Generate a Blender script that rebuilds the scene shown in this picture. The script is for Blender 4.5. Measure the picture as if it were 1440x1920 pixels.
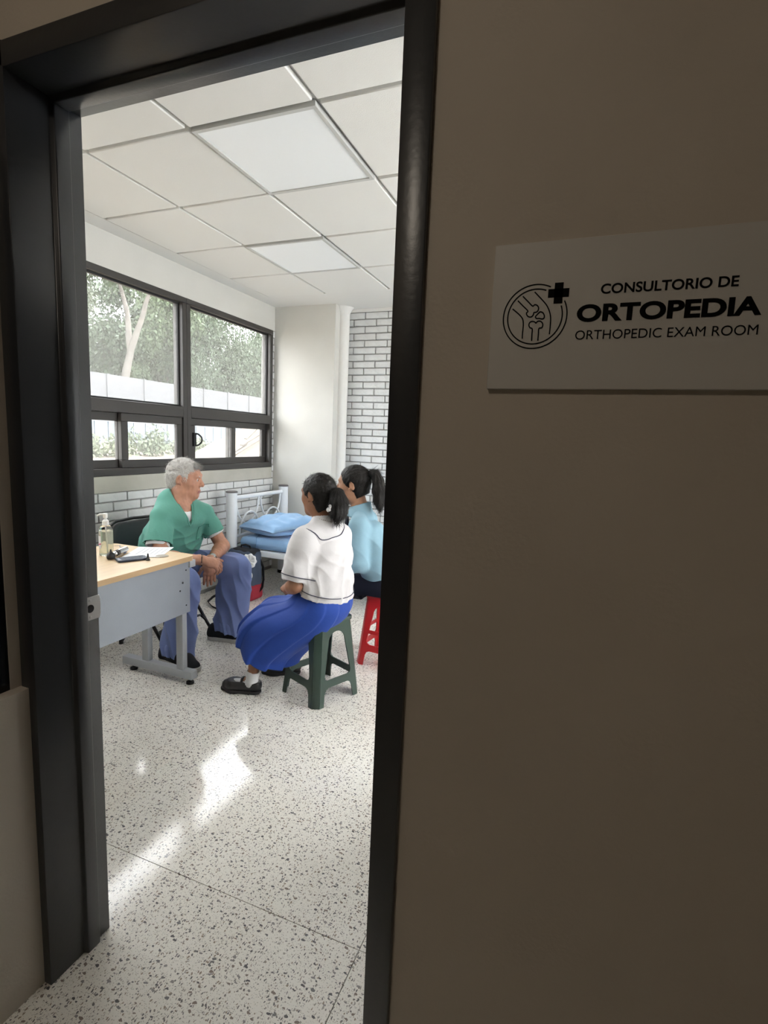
import bpy, bmesh, math, random
import numpy as np
from mathutils import Vector, Matrix

for o in list(bpy.data.objects):
    bpy.data.objects.remove(o, do_unlink=True)
scene = bpy.context.scene
COL = scene.collection
random.seed(7)
RNG = np.random.default_rng(7)
PI = math.pi

# ------------------------------------------------------------------ camera
CAM_ROWS = ((0.9304861, 0.36401033, 0.04113519),
            (-0.08767303, 0.11225715, 0.98980391),
            (-0.35568113, 0.92460522, -0.13636761))
cam_data = bpy.data.cameras.new('camera')
cam_data.sensor_fit = 'VERTICAL'
cam_data.sensor_height = 36.0
cam_data.lens = 18.288
cam_data.clip_start = 0.02
cam_data.clip_end = 500
cam = bpy.data.objects.new('camera', cam_data)
COL.objects.link(cam)
r_, u_, f_ = [Vector(v) for v in CAM_ROWS]
mw = Matrix.Identity(4)
for i in range(3):
    mw[i][0] = r_[i]; mw[i][1] = u_[i]; mw[i][2] = -f_[i]
mw[2][3] = 1.40
cam.matrix_world = mw
scene.camera = cam

# ------------------------------------------------------------------ world, sun, exposure
SKY_STRENGTH = 11.5
SUN_STRENGTH = 6.0
scene.view_settings.view_transform = 'Standard'
scene.view_settings.look = 'None'
scene.view_settings.gamma = 1.0
scene.view_settings.use_curve_mapping = False
scene.view_settings.exposure = 0.16
world = bpy.data.worlds.new('overcast_sky')
scene.world = world
world.use_nodes = True
bg = world.node_tree.nodes['Background']
bg.inputs['Color'].default_value = (0.985, 0.975, 1.0, 1)
bg.inputs['Strength'].default_value = SKY_STRENGTH
sun_data = bpy.data.lights.new('sun', 'SUN')
sun_data.energy = SUN_STRENGTH
sun_data.angle = math.radians(6)
sun_data.color = (1.0, 0.96, 0.9)
sun = bpy.data.objects.new('sun', sun_data)
COL.objects.link(sun)
sun.rotation_euler = Vector((0.0, -0.5, -0.86)).to_track_quat('-Z', 'Y').to_euler()

# ------------------------------------------------------------------ materials
MATS = {}
def mat(name, color, rough=0.6, spec=0.5, metal=0.0, bump=0.0, bscale=60.0, var=0.0, vscale=8.0, emit=None, sheen=0.0, stretch=None, sss=0.0):
    if name in MATS:
        return MATS[name]
    m = bpy.data.materials.new(name); m.use_nodes = True
    nt = m.node_tree; N = nt.nodes; L = nt.links
    b = N['Principled BSDF']
    b.inputs['Base Color'].default_value = (*color, 1)
    b.inputs['Roughness'].default_value = rough
    b.inputs['Specular IOR Level'].default_value = spec
    b.inputs['Metallic'].default_value = metal
    if sheen: b.inputs['Sheen Weight'].default_value = sheen
    if sss:
        b.inputs['Subsurface Weight'].default_value = sss
        b.inputs['Subsurface Radius'].default_value = (0.012, 0.005, 0.003)
        b.inputs['Subsurface Scale'].default_value = 1.0
    if emit:
        b.inputs['Emission Color'].default_value = (*emit[0], 1)
        b.inputs['Emission Strength'].default_value = emit[1]
    if bump or var:
        tc = N.new('ShaderNodeTexCoord')
        mp = N.new('ShaderNodeMapping')
        if stretch: mp.inputs['Scale'].default_value = stretch
        L.new(tc.outputs['Object'], mp.inputs['Vector'])
    if bump:
        n = N.new('ShaderNodeTexNoise'); n.inputs['Scale'].default_value = bscale; n.inputs['Detail'].default_value = 4
        L.new(mp.outputs[0], n.inputs['Vector'])
        bp = N.new('ShaderNodeBump'); bp.inputs['Strength'].default_value = bump; bp.inputs['Distance'].default_value = 0.01
        L.new(n.outputs['Fac'], bp.inputs['Height']); L.new(bp.outputs[0], b.inputs['Normal'])
    if var:
        n2 = N.new('ShaderNodeTexNoise'); n2.inputs['Scale'].default_value = vscale; n2.inputs['Detail'].default_value = 5
        L.new(mp.outputs[0], n2.inputs['Vector'])
        cr = N.new('ShaderNodeValToRGB')
        cr.color_ramp.elements[0].position = 0.3; cr.color_ramp.elements[1].position = 0.7
        lo = [max(0, c * (1 - var)) for c in color]; hi = [min(1, c * (1 + var)) for c in color]
        cr.color_ramp.elements[0].color = (*lo, 1); cr.color_ramp.elements[1].color = (*hi, 1)
        L.new(n2.outputs['Fac'], cr.inputs['Fac']); L.new(cr.outputs[0], b.inputs['Base Color'])
    MATS[name] = m
    return m

def glass_mat(name, tint=(0.97, 0.985, 0.98), dust=0.035):
    m = bpy.data.materials.new(name); m.use_nodes = True
    nt = m.node_tree; N = nt.nodes; L = nt.links
    N.remove(N['Principled BSDF'])
    out = N['Material Output']
    tr = N.new('ShaderNodeBsdfTransparent'); tr.inputs[0].default_value = (*tint, 1)
    gl = N.new('ShaderNodeBsdfGlossy'); gl.inputs['Roughness'].default_value = 0.02
    df = N.new('ShaderNodeBsdfDiffuse'); df.inputs[0].default_value = (0.85, 0.85, 0.83, 1)
    tl = N.new('ShaderNodeBsdfTranslucent'); tl.inputs[0].default_value = (0.85, 0.85, 0.83, 1)
    lw = N.new('ShaderNodeLayerWeight'); lw.inputs[0].default_value = 0.5
    pw = N.new('ShaderNodeMath'); pw.operation = 'POWER'; pw.inputs[1].default_value = 5.0
    L.new(lw.outputs['Facing'], pw.inputs[0])
    fr = N.new('ShaderNodeMapRange'); fr.inputs['To Min'].default_value = 0.03; fr.inputs['To Max'].default_value = 0.6
    L.new(pw.outputs[0], fr.inputs['Value'])
    mx = N.new('ShaderNodeMixShader'); mx2 = N.new('ShaderNodeMixShader'); mx3 = N.new('ShaderNodeMixShader')
    L.new(fr.outputs[0], mx.inputs[0]); L.new(tr.outputs[0], mx.inputs[1]); L.new(gl.outputs[0], mx.inputs[2])
    mx3.inputs[0].default_value = 0.5
    L.new(df.outputs[0], mx3.inputs[1]); L.new(tl.outputs[0], mx3.inputs[2])
    mx2.inputs[0].default_value = dust
    L.new(mx.outputs[0], mx2.inputs[1]); L.new(mx3.outputs[0], mx2.inputs[2])
    L.new(mx2.outputs[0], out.inputs[0])
    MATS[name] = m
    return m

def terrazzo():
    m = bpy.data.materials.new('terrazzo'); m.use_nodes = True
    nt = m.node_tree; N = nt.nodes; L = nt.links
    b = N['Principled BSDF']
    b.inputs['Specular IOR Level'].default_value = 0.5
    geo = N.new('ShaderNodeNewGeometry')
    base = N.new('ShaderNodeTexNoise'); base.inputs['Scale'].default_value = 3.0; base.inputs['Detail'].default_value = 6
    L.new(geo.outputs['Position'], base.inputs['Vector'])
    cr0 = N.new('ShaderNodeValToRGB')
    cr0.color_ramp.elements[0].color = (0.82, 0.785, 0.72, 1); cr0.color_ramp.elements[1].color = (0.89, 0.86, 0.80, 1)
    cr0.color_ramp.elements[0].position = 0.3; cr0.color_ramp.elements[1].position = 0.7
    L.new(base.outputs['Fac'], cr0.inputs['Fac'])
    cur = cr0.outputs[0]
    warp = N.new('ShaderNodeTexNoise'); warp.inputs['Scale'].default_value = 90; warp.inputs['Detail'].default_value = 2
    L.new(geo.outputs['Position'], warp.inputs['Vector'])
    sub = N.new('ShaderNodeVectorMath'); sub.operation = 'SUBTRACT'; sub.inputs[1].default_value = (0.5, 0.5, 0.5)
    L.new(warp.outputs['Color'], sub.inputs[0])
    sc = N.new('ShaderNodeVectorMath'); sc.operation = 'SCALE'; sc.inputs['Scale'].default_value = 0.010
    L.new(sub.outputs[0], sc.inputs[0])
    ad = N.new('ShaderNodeVectorMath'); ad.operation = 'ADD'
    L.new(geo.outputs['Position'], ad.inputs[0]); L.new(sc.outputs[0], ad.inputs[1])
    # (scale, stretch, probability, radius, ramp)
    layers = [
        (240, (1, 1, 1), 0.60, 0.30, [(0.58, 0.55, 0.50), (0.46, 0.44, 0.41), (0.54, 0.50, 0.43)]),
        (170, (1.0, 0.58, 1), 0.48, 0.34, [(0.26, 0.24, 0.22), (0.40, 0.37, 0.33), (0.17, 0.16, 0.16), (0.33, 0.27, 0.21)]),
        (112, (0.60, 1.0, 1), 0.26, 0.36, [(0.20, 0.19, 0.19), (0.30, 0.28, 0.27), (0.13, 0.125, 0.13), (0.26, 0.21, 0.18)]),
    ]
    for scale, st, prob, rad, cols in layers:
        mp = N.new('ShaderNodeMapping'); mp.inputs['Scale'].default_value = st
        mp.inputs['Location'].default_value = (scale * 0.013, scale * 0.007, 0)
        L.new(ad.outputs[0], mp.inputs['Vector'])
        v = N.new('ShaderNodeTexVoronoi'); v.inputs['Scale'].default_value = scale; v.voronoi_dimensions = '2D'
        L.new(mp.outputs[0], v.inputs['Vector'])
        sep = N.new('ShaderNodeSeparateColor'); L.new(v.outputs['Color'], sep.inputs[0])
        # chip radius varies with the cell
        mr = N.new('ShaderNodeMath'); mr.operation = 'MULTIPLY'; mr.inputs[1].default_value = rad
        L.new(sep.outputs[1], mr.inputs[0])
        mr2 = N.new('ShaderNodeMath'); mr2.operation = 'ADD'; mr2.inputs[1].default_value = 0.06
        L.new(mr.outputs[0], mr2.inputs[0])
        lt = N.new('ShaderNodeMath'); lt.operation = 'LESS_THAN'
        L.new(v.outputs['Distance'], lt.inputs[0]); L.new(mr2.outputs[0], lt.inputs[1])
        pr = N.new('ShaderNodeMath'); pr.operation = 'LESS_THAN'; pr.inputs[1].default_value = prob
        L.new(sep.outputs[0], pr.inputs[0])
        mk = N.new('ShaderNodeMath'); mk.operation = 'MULTIPLY'
        L.new(lt.outputs[0], mk.inputs[0]); L.new(pr.outputs[0], mk.inputs[1])
        cr = N.new('ShaderNodeValToRGB'); cr.color_ramp.interpolation = 'CONSTANT'
        while len(cr.color_ramp.elements) < len(cols): cr.color_ramp.elements.new(0.5)
        for i, c in enumerate(cols):
            cr.color_ramp.elements[i].position = i / len(cols); cr.color_ramp.elements[i].color = (*c, 1)
        L.new(sep.outputs[2], cr.inputs['Fac'])
        mx = N.new('ShaderNodeMix'); mx.data_type = 'RGBA'
        L.new(mk.outputs[0], mx.inputs['Factor']); L.new(cur, mx.inputs['A']); L.new(cr.outputs[0], mx.inputs['B'])
        cur = mx.outputs['Result']
    L.new(cur, b.inputs['Base Color'])
    rn = N.new('ShaderNodeTexNoise'); rn.inputs['Scale'].default_value = 2.2; rn.inputs['Detail'].default_value = 8
    L.new(geo.outputs['Position'], rn.inputs['Vector'])
    rr = N.new('ShaderNodeMapRange'); rr.inputs['From Min'].default_value = 0.3; rr.inputs['From Max'].default_value = 0.7
    rr.inputs['To Min'].default_value = 0.06; rr.inputs['To Max'].default_value = 0.15
    L.new(rn.outputs['Fac'], rr.inputs['Value']); L.new(rr.outputs[0], b.inputs['Roughness'])
    MATS['terrazzo'] = m
    return m

M_CREAM = mat('cream_plaster', (0.61, 0.60, 0.56), 0.8, 0.2, bump=0.10, bscale=120, var=0.03, vscale=3)
M_CORR = mat('corridor_paint', (0.60, 0.54, 0.46), 0.65, 0.3, bump=0.08, bscale=150, var=0.03, vscale=4)
M_FRAME = mat('charcoal_door_paint', (0.035, 0.037, 0.041), 0.30, 0.5, bump=0.03, bscale=90)
M_ALU = mat('bronze_aluminium', (0.045, 0.041, 0.038), 0.42, 0.5, bump=0.02, bscale=60)
M_GASKET = mat('black_gasket', (0.01, 0.01, 0.01), 0.6)
M_TILE = mat('ceiling_tile_white', (0.75, 0.742, 0.71), 0.85, 0.2, bump=0.12, bscale=260)
M_TBAR = mat('ceiling_grid_shaded', (0.50, 0.50, 0.48), 0.5, 0.4)  # white grid bars, darkened so the groove shade sits in the colour
M_GYP = mat('gypsum_white', (0.74, 0.73, 0.70), 0.8, 0.2, bump=0.04, bscale=40)
M_MORTAR = mat('grey_mortar', (0.30, 0.30, 0.29), 0.9, 0.1, bump=0.3, bscale=200)
M_BRICK = mat('painted_brick', (0.66, 0.67, 0.665), 0.5, 0.4, bump=0.25, bscale=45, var=0.05, vscale=14)
M_SILL = mat('sill_plaster', (0.47, 0.455, 0.40), 0.75, 0.25, bump=0.12, bscale=70, var=0.08, vscale=5)
M_TERR = terrazzo()
M_GROUT = mat('floor_joint', (0.36, 0.34, 0.30), 0.8)
M_GLASS = glass_mat('window_glass', dust=0.06)

# ------------------------------------------------------------------ mesh helpers
def finish(o, label=None, cat=None, group=None, kind=None):
    if label: o['label'] = label
    if cat: o['category'] = cat
    if group: o['group'] = group
    if kind: o['kind'] = kind
    return o

def link(name, me, parent=None):
    o = bpy.data.objects.new(name, me)
    COL.objects.link(o)
    if parent is not None: o.parent = parent
    return o

def thing(name, label, cat, loc=(0, 0, 0), rz=0.0, group=None):
    o = bpy.data.objects.new(name, None); COL.objects.link(o)
    o.empty_display_size = 0.1
    o.location = loc; o.rotation_euler = (0, 0, rz)
    return finish(o, label, cat, group)

class MB:
    def __init__(s): s.v = []; s.f = []; s.m = []; s.cur = 0
    def add(s, v, f):
        k = len(s.v); s.v += [tuple(p) for p in v]
        for q in f: s.f.append([i + k for i in q]); s.m.append(s.cur)
        return s
    def box(s, lo, hi, M=None):
        (a, b, c), (d, e, g) = lo, hi
        v = [(a, b, c), (d, b, c), (d, e, c), (a, e, c), (a, b, g), (d, b, g), (d, e, g), (a, e, g)]
        if M is not None: v = [M @ Vector(p) for p in v]
        return s.add(v, [(0, 3, 2, 1), (4, 5, 6, 7), (0, 1, 5, 4), (1, 2, 6, 5), (2, 3, 7, 6), (3, 0, 4, 7)])
    def tube(s, pts, r, n=10, closed=False, caps=True, flat=1.0, up=None):
        pts = [Vector(p) for p in pts]; m = len(pts)
        rs = [r] * m if isinstance(r, (int, float)) else list(r)
        vs = []; ref = Vector(up) if up else None; pu = None
        for i, p in enumerate(pts):
            if closed: t = pts[(i + 1) % m] - pts[i - 1]
            else: t = pts[min(i + 1, m - 1)] - pts[max(i - 1, 0)]
            t.normalize()
            if pu is None:
                a = ref if ref else (Vector((0, 0, 1)) if abs(t.z) < 0.9 else Vector((1, 0, 0)))
            else: a = pu
            u = (a - t * a.dot(t)).normalized(); w = t.cross(u); pu = u
            for j in range(n):
                an = 2 * PI * j / n
                vs.append(p + (u * math.cos(an) + w * math.sin(an) * flat) * rs[i])
        fs = []
        for i in range(m if closed else m - 1):
            for j in range(n):
                a = i * n + j; b = i * n + (j + 1) % n; k = ((i + 1) % m) * n
                fs.append((a, b, k + (j + 1) % n, k + j))
        if caps and not closed:
            fs.append(tuple(reversed(range(n)))); fs.append(tuple((m - 1) * n + j for j in range(n)))
        return s.add(vs, fs)
    def lathe(s, prof, n=24, c=(0, 0, 0), M=None):
        vs = []; fs = []; c = Vector(c)
        for (r, z) in prof:
            for j in range(n):
                an = 2 * PI * j / n
                p = Vector((r * math.cos(an), r * math.sin(an), z))
                if M is not None: p = M @ p
                vs.append(p + c)
        for i in range(len(prof) - 1):
            for j in range(n):
                a = i * n + j; b = i * n + (j + 1) % n
                fs.append((a, b, b + n, a + n))
        fs.append(tuple(reversed(range(n)))); k = (len(prof) - 1) * n
        fs.append(tuple(k + j for j in range(n)))
        return s.add(vs, fs)
    def prism(s, poly, axis, a, b):
        """extrude a 2-D outline along an axis between a and b"""
        n = len(poly)
        def P(q, t):
            if axis == 'x': return (t, q[0], q[1])
            if axis == 'y': return (q[0], t, q[1])
            return (q[0], q[1], t)
        v = [P(q, a) for q in poly] + [P(q, b) for q in poly]
        f = [tuple(reversed(range(n))), tuple(range(n, 2 * n))]
        for i in range(n): f.append((i, (i + 1) % n, n + (i + 1) % n, n + i))
        return s.add(v, f)
    def mesh(s, name, smooth=None, bevel=0.0, seg=2):
        me = bpy.data.meshes.new(name)
        me.from_pydata(s.v, [], s.f)
        if any(s.m): me.polygons.foreach_set('material_index', s.m)
        bm = bmesh.new(); bm.from_mesh(me)
        bmesh.ops.recalc_face_normals(bm, faces=bm.faces)
        if bevel:
            es = [e for e in bm.edges if len(e.link_faces) == 2 and e.calc_face_angle(0) > 0.5]
            bmesh.ops.bevel(bm, geom=es, offset=bevel, segments=seg, profile=0.5, affect='EDGES', clamp_overlap=True)
        bm.to_mesh(me); bm.free()
        if smooth is not None or bevel:
            me.shade_smooth(); me.set_sharp_from_angle(angle=math.radians(smooth or 40))
        me.update()
        return me
    def build(s, name, m, parent=None, smooth=None, bevel=0.0, seg=2):
        me = s.mesh(name, smooth, bevel, seg)
        for q in (m if isinstance(m, (list, tuple)) else [m]): me.materials.append(q)
        return link(name, me, parent)

def struct(name, mb, m, **k):
    return finish(mb.build(name, m, **k), kind='structure')

def copy_tree(o, parent=None):
    c = o.copy(); COL.objects.link(c); c.parent = parent
    for ch in o.children: copy_tree(ch, c)
    return c

def arc(c, r, a0, a1, n, fn):
    return [fn(c[0] + r * math.cos(a0 + (a1 - a0) * i / n), c[1] + r * math.sin(a0 + (a1 - a0) * i / n)) for i in range(n + 1)]

def curve_plate(polys, thick, name):
    """flat plate with holes: polys[0] is the outline, the others are holes; lies in local XY, thickness along Z"""
    cu = bpy.data.curves.new(name, 'CURVE'); cu.dimensions = '2D'; cu.fill_mode = 'BOTH'; cu.extrude = thick / 2
    for poly in polys:
        sp = cu.splines.new('POLY'); sp.points.add(len(poly) - 1)
        for i, p in enumerate(poly): sp.points[i].co = (p[0], p[1], 0, 1)
        sp.use_cyclic_u = True
    o = bpy.data.objects.new(name, cu); COL.objects.link(o)
    dg = bpy.context.evaluated_depsgraph_get(); dg.update()
    me = bpy.data.meshes.new_from_object(o.evaluated_get(dg))
    bpy.data.objects.remove(o); bpy.data.curves.remove(cu)
    me.materials.clear()
    return me
# ================================================================== THE SETTING
ZC = 2.67                     # room ceiling
XW = -3.04                    # window wall
YB = 4.88                     # back brick wall
XR = 1.6                      # right wall of the room (out of view)
YD0, YD1 = 0.785, 0.94        # door wall, corridor and room faces
DX0, DX1 = -1.145, -0.299     # clear door opening

# ---- floor: terrazzo panels with narrow joints
fl = struct('floor', MB().box((-3.3, -3.2, -0.12), (3.4, 5.1, -0.006)), M_GROUT)
xs = [-4.81, -3.725, -2.64, -1.555, -0.47, 0.615, 1.70, 2.785, 3.87]
ys = [-4.285, -3.19, -2.10, -1.01, 0.08, 1.17, 2.26, 3.35, 4.44, 5.53]
g = 0.0012
for i in range(len(xs) - 1):
    for j in range(len(ys) - 1):
        a, b = max(xs[i] + g, -3.3), min(xs[i + 1] - g, 3.4)
        c, d = max(ys[j] + g, -3.2), min(ys[j + 1] - g, 5.1)
        if b - a < 0.05 or d - c < 0.05: continue
        MB().box((a, c, -0.03), (b, d, 0.0)).build('terrazzo_slab', M_TERR, fl)

# ---- ceiling
ce = MB()
ce.box((-3.3, YD1 - 0.1, ZC + 0.06), (XR + 0.2, 5.1, ZC + 0.30))          # slab above
gx0, gx1, gy0, gy1 = -2.885, 1.36, 0.94, 4.305
ce.box((XW - 0.2, YD1 - 0.1, ZC), (gx0, 5.1, ZC + 0.06)).box((gx1, YD1 - 0.1, ZC), (XR + 0.2, 5.1, ZC + 0.06))
ce.box((gx0, gy1, ZC), (gx1, 5.1, ZC + 0.06))
ceil = struct('ceiling', ce, M_GYP)
tx = [gx0] + [-2.297 + 0.607 * k for k in range(7)]; tx[-1] = gx1
ty = [gy0] + [1.312 + 0.603 * k for k in range(6)]; ty[-1] = gy1
tile_meshes = {}
PANELS = [(2, 2), (1, 4), (5, 2), (4, 4)]
for i in range(len(tx) - 1):
    for j in range(len(ty) - 1):
        if (i, j) in PANELS: continue
        w, h = round(tx[i + 1] - tx[i] - 0.020, 3), round(ty[j + 1] - ty[j] - 0.020, 3)
        if (w, h) not in tile_meshes:
            tm = MB().box((-w / 2, -h / 2, 0.0), (w / 2, h / 2, 0.03)).mesh('ceiling_tile', bevel=0.004, seg=1)
            tm.materials.append(M_TILE); tile_meshes[(w, h)] = tm
        o = link('ceiling_tile', tile_meshes[(w, h)], ceil)
        o.location = ((tx[i] + tx[i + 1]) / 2, (ty[j] + ty[j + 1]) / 2, ZC - 0.004 + random.uniform(-.0008, .0008))
for x in tx[1:-1]:
    MB().box((x - 0.012, gy0, ZC + 0.016), (x + 0.012, gy1, ZC + 0.03)).build('grid_bar', M_TBAR, ceil)
for y in ty[1:-1]:
    MB().box((gx0, y - 0.012, ZC + 0.0165), (gx1, y + 0.012, ZC + 0.0305)).build('grid_bar', M_TBAR, ceil)
M_LED = mat('led_diffuser', (0.74, 0.755, 0.755), 0.4, 0.4, emit=((0.93, 0.98, 1.0), 0.08))
names = {(2, 2): 'square flush ceiling light panel nearest the doorway, over the empty floor',
         (1, 4): 'smaller-looking far square ceiling light panel, above the seated people',
         (5, 2): 'square ceiling light panel on the hidden right side of the room, near the door',
         (4, 4): 'square ceiling light panel on the hidden right side of the room, near the back wall'}
for (i, j) in PANELS[:2]:
    cx, cy = (tx[i] + tx[i + 1]) / 2, (ty[j] + ty[j + 1]) / 2
    t = thing('ceiling_light_panel', names[(i, j)], 'ceiling light', (cx, cy, ZC))
    w = 0.297
    fr = MB()
    for (a, b) in (((-w, -w), (w, -w + .018)), ((-w, w - .018), (w, w)), ((-w, -w + .018), (-w + .018, w - .018)), ((w - .018, -w + .018), (w, w - .018))):
        fr.box((a[0], a[1], -0.012), (b[0], b[1], 0.008))
    fr.build('panel_frame', M_TBAR, t)
    MB().box((-w + .018, -w + .018, -0.007), (w - .018, w - .018, 0.004)).build('diffuser', M_LED, t)
for (i, j) in PANELS[2:]:
    w, h = tx[i + 1] - tx[i] - 0.013, ty[j + 1] - ty[j] - 0.013
    o = MB().box((-w / 2, -h / 2, 0.0), (w / 2, h / 2, 0.02)).build('ceiling_tile', M_TILE, ceil)
    o.location = ((tx[i] + tx[i + 1]) / 2, (ty[j] + ty[j + 1]) / 2, ZC - 0.004)

# ---- window wall
WZ0, WZ1 = 1.08, 2.44
mods = [(0.975, 2.180), (2.180, 3.390), (3.390, 4.603)]  # first bay is an unseen extension, added for more daylight
wl = MB()
wl.box((XW - 0.20, 0.70, -0.1), (XW - 0.012, 4.70, 0.965))                 # mortar bed under the sill
wl.box((XW - 0.20, 0.70, WZ0), (XW - 0.012, 0.975, WZ1))
wl.box((XW - 0.13, 4.603, 0.965), (XW - 0.012, 5.0, WZ1))
wall_w = struct('wall_window', wl, M_MORTAR)
MB().box((XW - 0.20, 0.70, WZ1), (XW, 5.0, ZC + 0.02)).build('lintel', M_CREAM, wall_w)
MB().box((XW - 0.21, 0.70, 0.965), (XW + 0.004, 4.606, WZ0)).build('sill_band', M_SILL, wall_w, bevel=0.004, seg=1)

bl, bh, joint = 0.2405, 0.0668, 0.010
bm_full = MB().box((-0.016, -(bl - joint) / 2, -(bh - joint) / 2), (0.0, (bl - joint) / 2, (bh - joint) / 2)).mesh('brick', bevel=0.003, seg=1)
bm_full.materials.append(M_BRICK)
def lay(parent, plane, along0, along1, z0, z1, off, ztop, jit=0.0012):
    """running bond laid downwards from ztop; plane = (axis, coordinate)"""
    n = 0; row = 0; z = ztop - bh / 2
    while z > z0:
        o0 = off + (0.5 * bl if row % 2 else 0.0)
        k = math.floor((along0 - o0) / bl)
        p = o0 + k * bl
        while p < along1 - 0.004:
            a, b = max(p + joint / 2, along0), min(p + bl - joint / 2, along1)
            if b - a > 0.012 and z < z1:
                o = link('brick', bm_full, parent)
                s = (b - a) / (bl - joint)
                if plane[0] == 'x':
                    o.location = (plane[1] + random.uniform(-jit, jit), (a + b) / 2, z); o.scale = (1, s, 1)
                else:
                    o.location = ((a + b) / 2, plane[1] + random.uniform(-jit, jit), z); o.rotation_euler = (0, 0, -PI / 2); o.scale = (1, s, 1)
                n += 1
            p += bl
        z -= bh; row += 1
    return n
# joints on the window wall: first course has joints at 2.54 + k*bl
lay(wall_w, ('x', XW), 1.9, 4.636, 0.0, 0.965, 2.545, 0.966)
st = MB()
def lay_stuff(plane, a0, a1, z0, off, ztop):
    row = 0; z = ztop - bh / 2
    while z > z0:
        p = off + (0.5 * bl if row % 2 else 0.0); p += math.floor((a0 - p) / bl) * bl
        while p < a1 - 0.004:
            a, b = max(p + joint / 2, a0), min(p + bl - joint / 2, a1)
            if b - a > 0.012:
                if plane[0] == 'x': st.box((plane[1] - .016, a, z - (bh - joint) / 2), (plane[1], b, z + (bh - joint) / 2))
                else: st.box((a, plane[1], z - (bh - joint) / 2), (b, plane[1] + .016, z + (bh - joint) / 2))
            p += bl
        z -= bh; row += 1
lay_stuff(('x', XW), 0.95, 1.895, 0.0, 2.545, 0.966)
finish(st.build('brick_courses', M_BRICK, wall_w), kind='stuff')
# narrow brick strip between the window and the column
lay(wall_w, ('x', XW), 4.612, 4.638, 0.965, WZ1, 4.612 - 0.1, 2.437)

# ---- windows: fixed light over two sliding sashes
def ring(y0, y1, z0, z1, x0, x1, t):
    m = MB()
    m.box((x0, y0, z0), (x1, y1, z0 + t)).box((x0, y0, z1 - t), (x1, y1, z1))
    m.box((x0, y0, z0 + t), (x1, y0 + t, z1 - t)).box((x0, y1 - t, z0 + t), (x1, y1, z1 - t))
    return m
ZT0, ZT1 = 1.515, 1.60       # transom
for k, (y0, y1) in enumerate(mods):
    w = MB()
    e = 0.045
    w.box((XW - 0.09, y0, WZ0), (XW + 0.006, y1, WZ0 + 0.05)).box((XW - 0.09, y0, WZ1 - 0.042), (XW + 0.006, y1, WZ1))
    w.box((XW - 0.09, y0, WZ0 + 0.05), (XW + 0.006, y0 + e, WZ1 - 0.042)).box((XW - 0.09, y1 - e, WZ0 + 0.05), (XW + 0.006, y1, WZ1 - 0.042))
    w.box((XW - 0.09, y0 + e, ZT0), (XW + 0.006, y1 - e, ZT1))
    win = struct('window_%d' % (k + 1), w, M_ALU, bevel=0.003, seg=1)
    ring(y0 + e, y1 - e, ZT1, WZ1 - 0.042, XW - 0.055, XW - 0.03, 0.014).build('glazing_bead', M_GASKET, win)
    MB().box((XW - 0.046, y0 + e, ZT1), (XW - 0.040, y1 - e, WZ1 - 0.042)).build('fixed_pane', M_GLASS, win)
    ym = (y0 + y1) / 2
    zb, zt = WZ0 + 0.05, ZT0
    # the sash hung inside and the one outside swap sides from bay to bay
    for sgn, (a, b) in ((0, (y0 + e, ym + 0.03)), (1, (ym - 0.03, y1 - e))):
        inner = (sgn == 0) == (k % 2 == 0)
        x1 = XW - 0.008 if inner else XW - 0.045
        s = ring(a, b, zb, zt, x1 - 0.034, x1, 0.058).build('sash', M_ALU, win, bevel=0.003, seg=1)
        MB().box((x1 - 0.020, a + 0.05, zb + 0.05), (x1 - 0.014, b - 0.05, zt - 0.05)).build('pane', M_GLASS, s)
        if inner and k == 2 or (k == 2 and sgn == 0):
            if sgn == 0:
                hm = MB(); yy = a + 0.040; zc = (zb + zt) / 2 + 0.02
                hm.box((x1, yy - 0.016, zc - 0.055), (x1 + 0.012, yy + 0.016, zc + 0.055))
                hm.tube([(x1 + 0.008, yy + 0.01, zc - 0.048), (x1 + 0.03, yy + 0.022, zc - 0.045), (x1 + 0.05, yy + 0.034, zc - 0.02), (x1 + 0.054, yy + 0.036, zc), (x1 + 0.05, yy + 0.034, zc + 0.02), (x1 + 0.03, yy + 0.022, zc + 0.045), (x1 + 0.008, yy + 0.01, zc + 0.048)], 0.007, 8)
                hm.build('pull_handle', M_GASKET, s, smooth=40)

# ---- back wall, column, pipe
wb = MB().box((-3.3, YB + 0.012, -0.1), (XR + 0.2, YB + 0.2, ZC + 0.02))
wall_b = struct('wall_back', wb, M_MORTAR)
MB().box((-2.4, YB - 0.004, 2.640), (XR + 0.2, YB + 0.02, ZC + 0.02)).build('top_band', M_GYP, wall_b)
lay(wall_b, ('y', YB), -2.37, -1.20, 0.0, 2.66, -2.159, 2.638)
st = MB(); lay_stuff(('y', YB), -1.195, XR, 0.0, -2.159, 2.638)
finish(st.build('brick_courses', M_BRICK, wall_b), kind='stuff')
struct('wall_column', MB().box((XW - 0.05, 4.64, -0.05), (-2.363, 4.90, ZC + 0.01)), M_CREAM, bevel=0.004, seg=1)
pp = thing('drain_pipe', 'white round vertical pipe beside the plastered column in the far corner', 'pipe', (-2.352, 4.795, 0))
MB().tube([(0, 0, 0), (0, 0, ZC)], 0.060, 24).build('pipe_shaft', M_GYP, pp, smooth=40)
MB().lathe([(0.060, 2.60), (0.064, 2.62), (0.078, 2.645), (0.10, 2.668)], 24).build('ceiling_collar', M_GYP, pp, smooth=50)

# ---- right wall and the room side of the door wall
RY0, RY1 = 1.15, 4.35
struct('wall_right', MB().box((XR, 0.7, -0.1), (XR + 0.15, 5.1, 0.85)).box((XR, 0.7, 2.45), (XR + 0.15, 5.1, ZC + 0.1)).box((XR, 0.7, 0.85), (XR + 0.15, RY0, 2.45)).box((XR, RY1, 0.85), (XR + 0.15, 5.1, 2.45)), M_CREAM)

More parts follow.
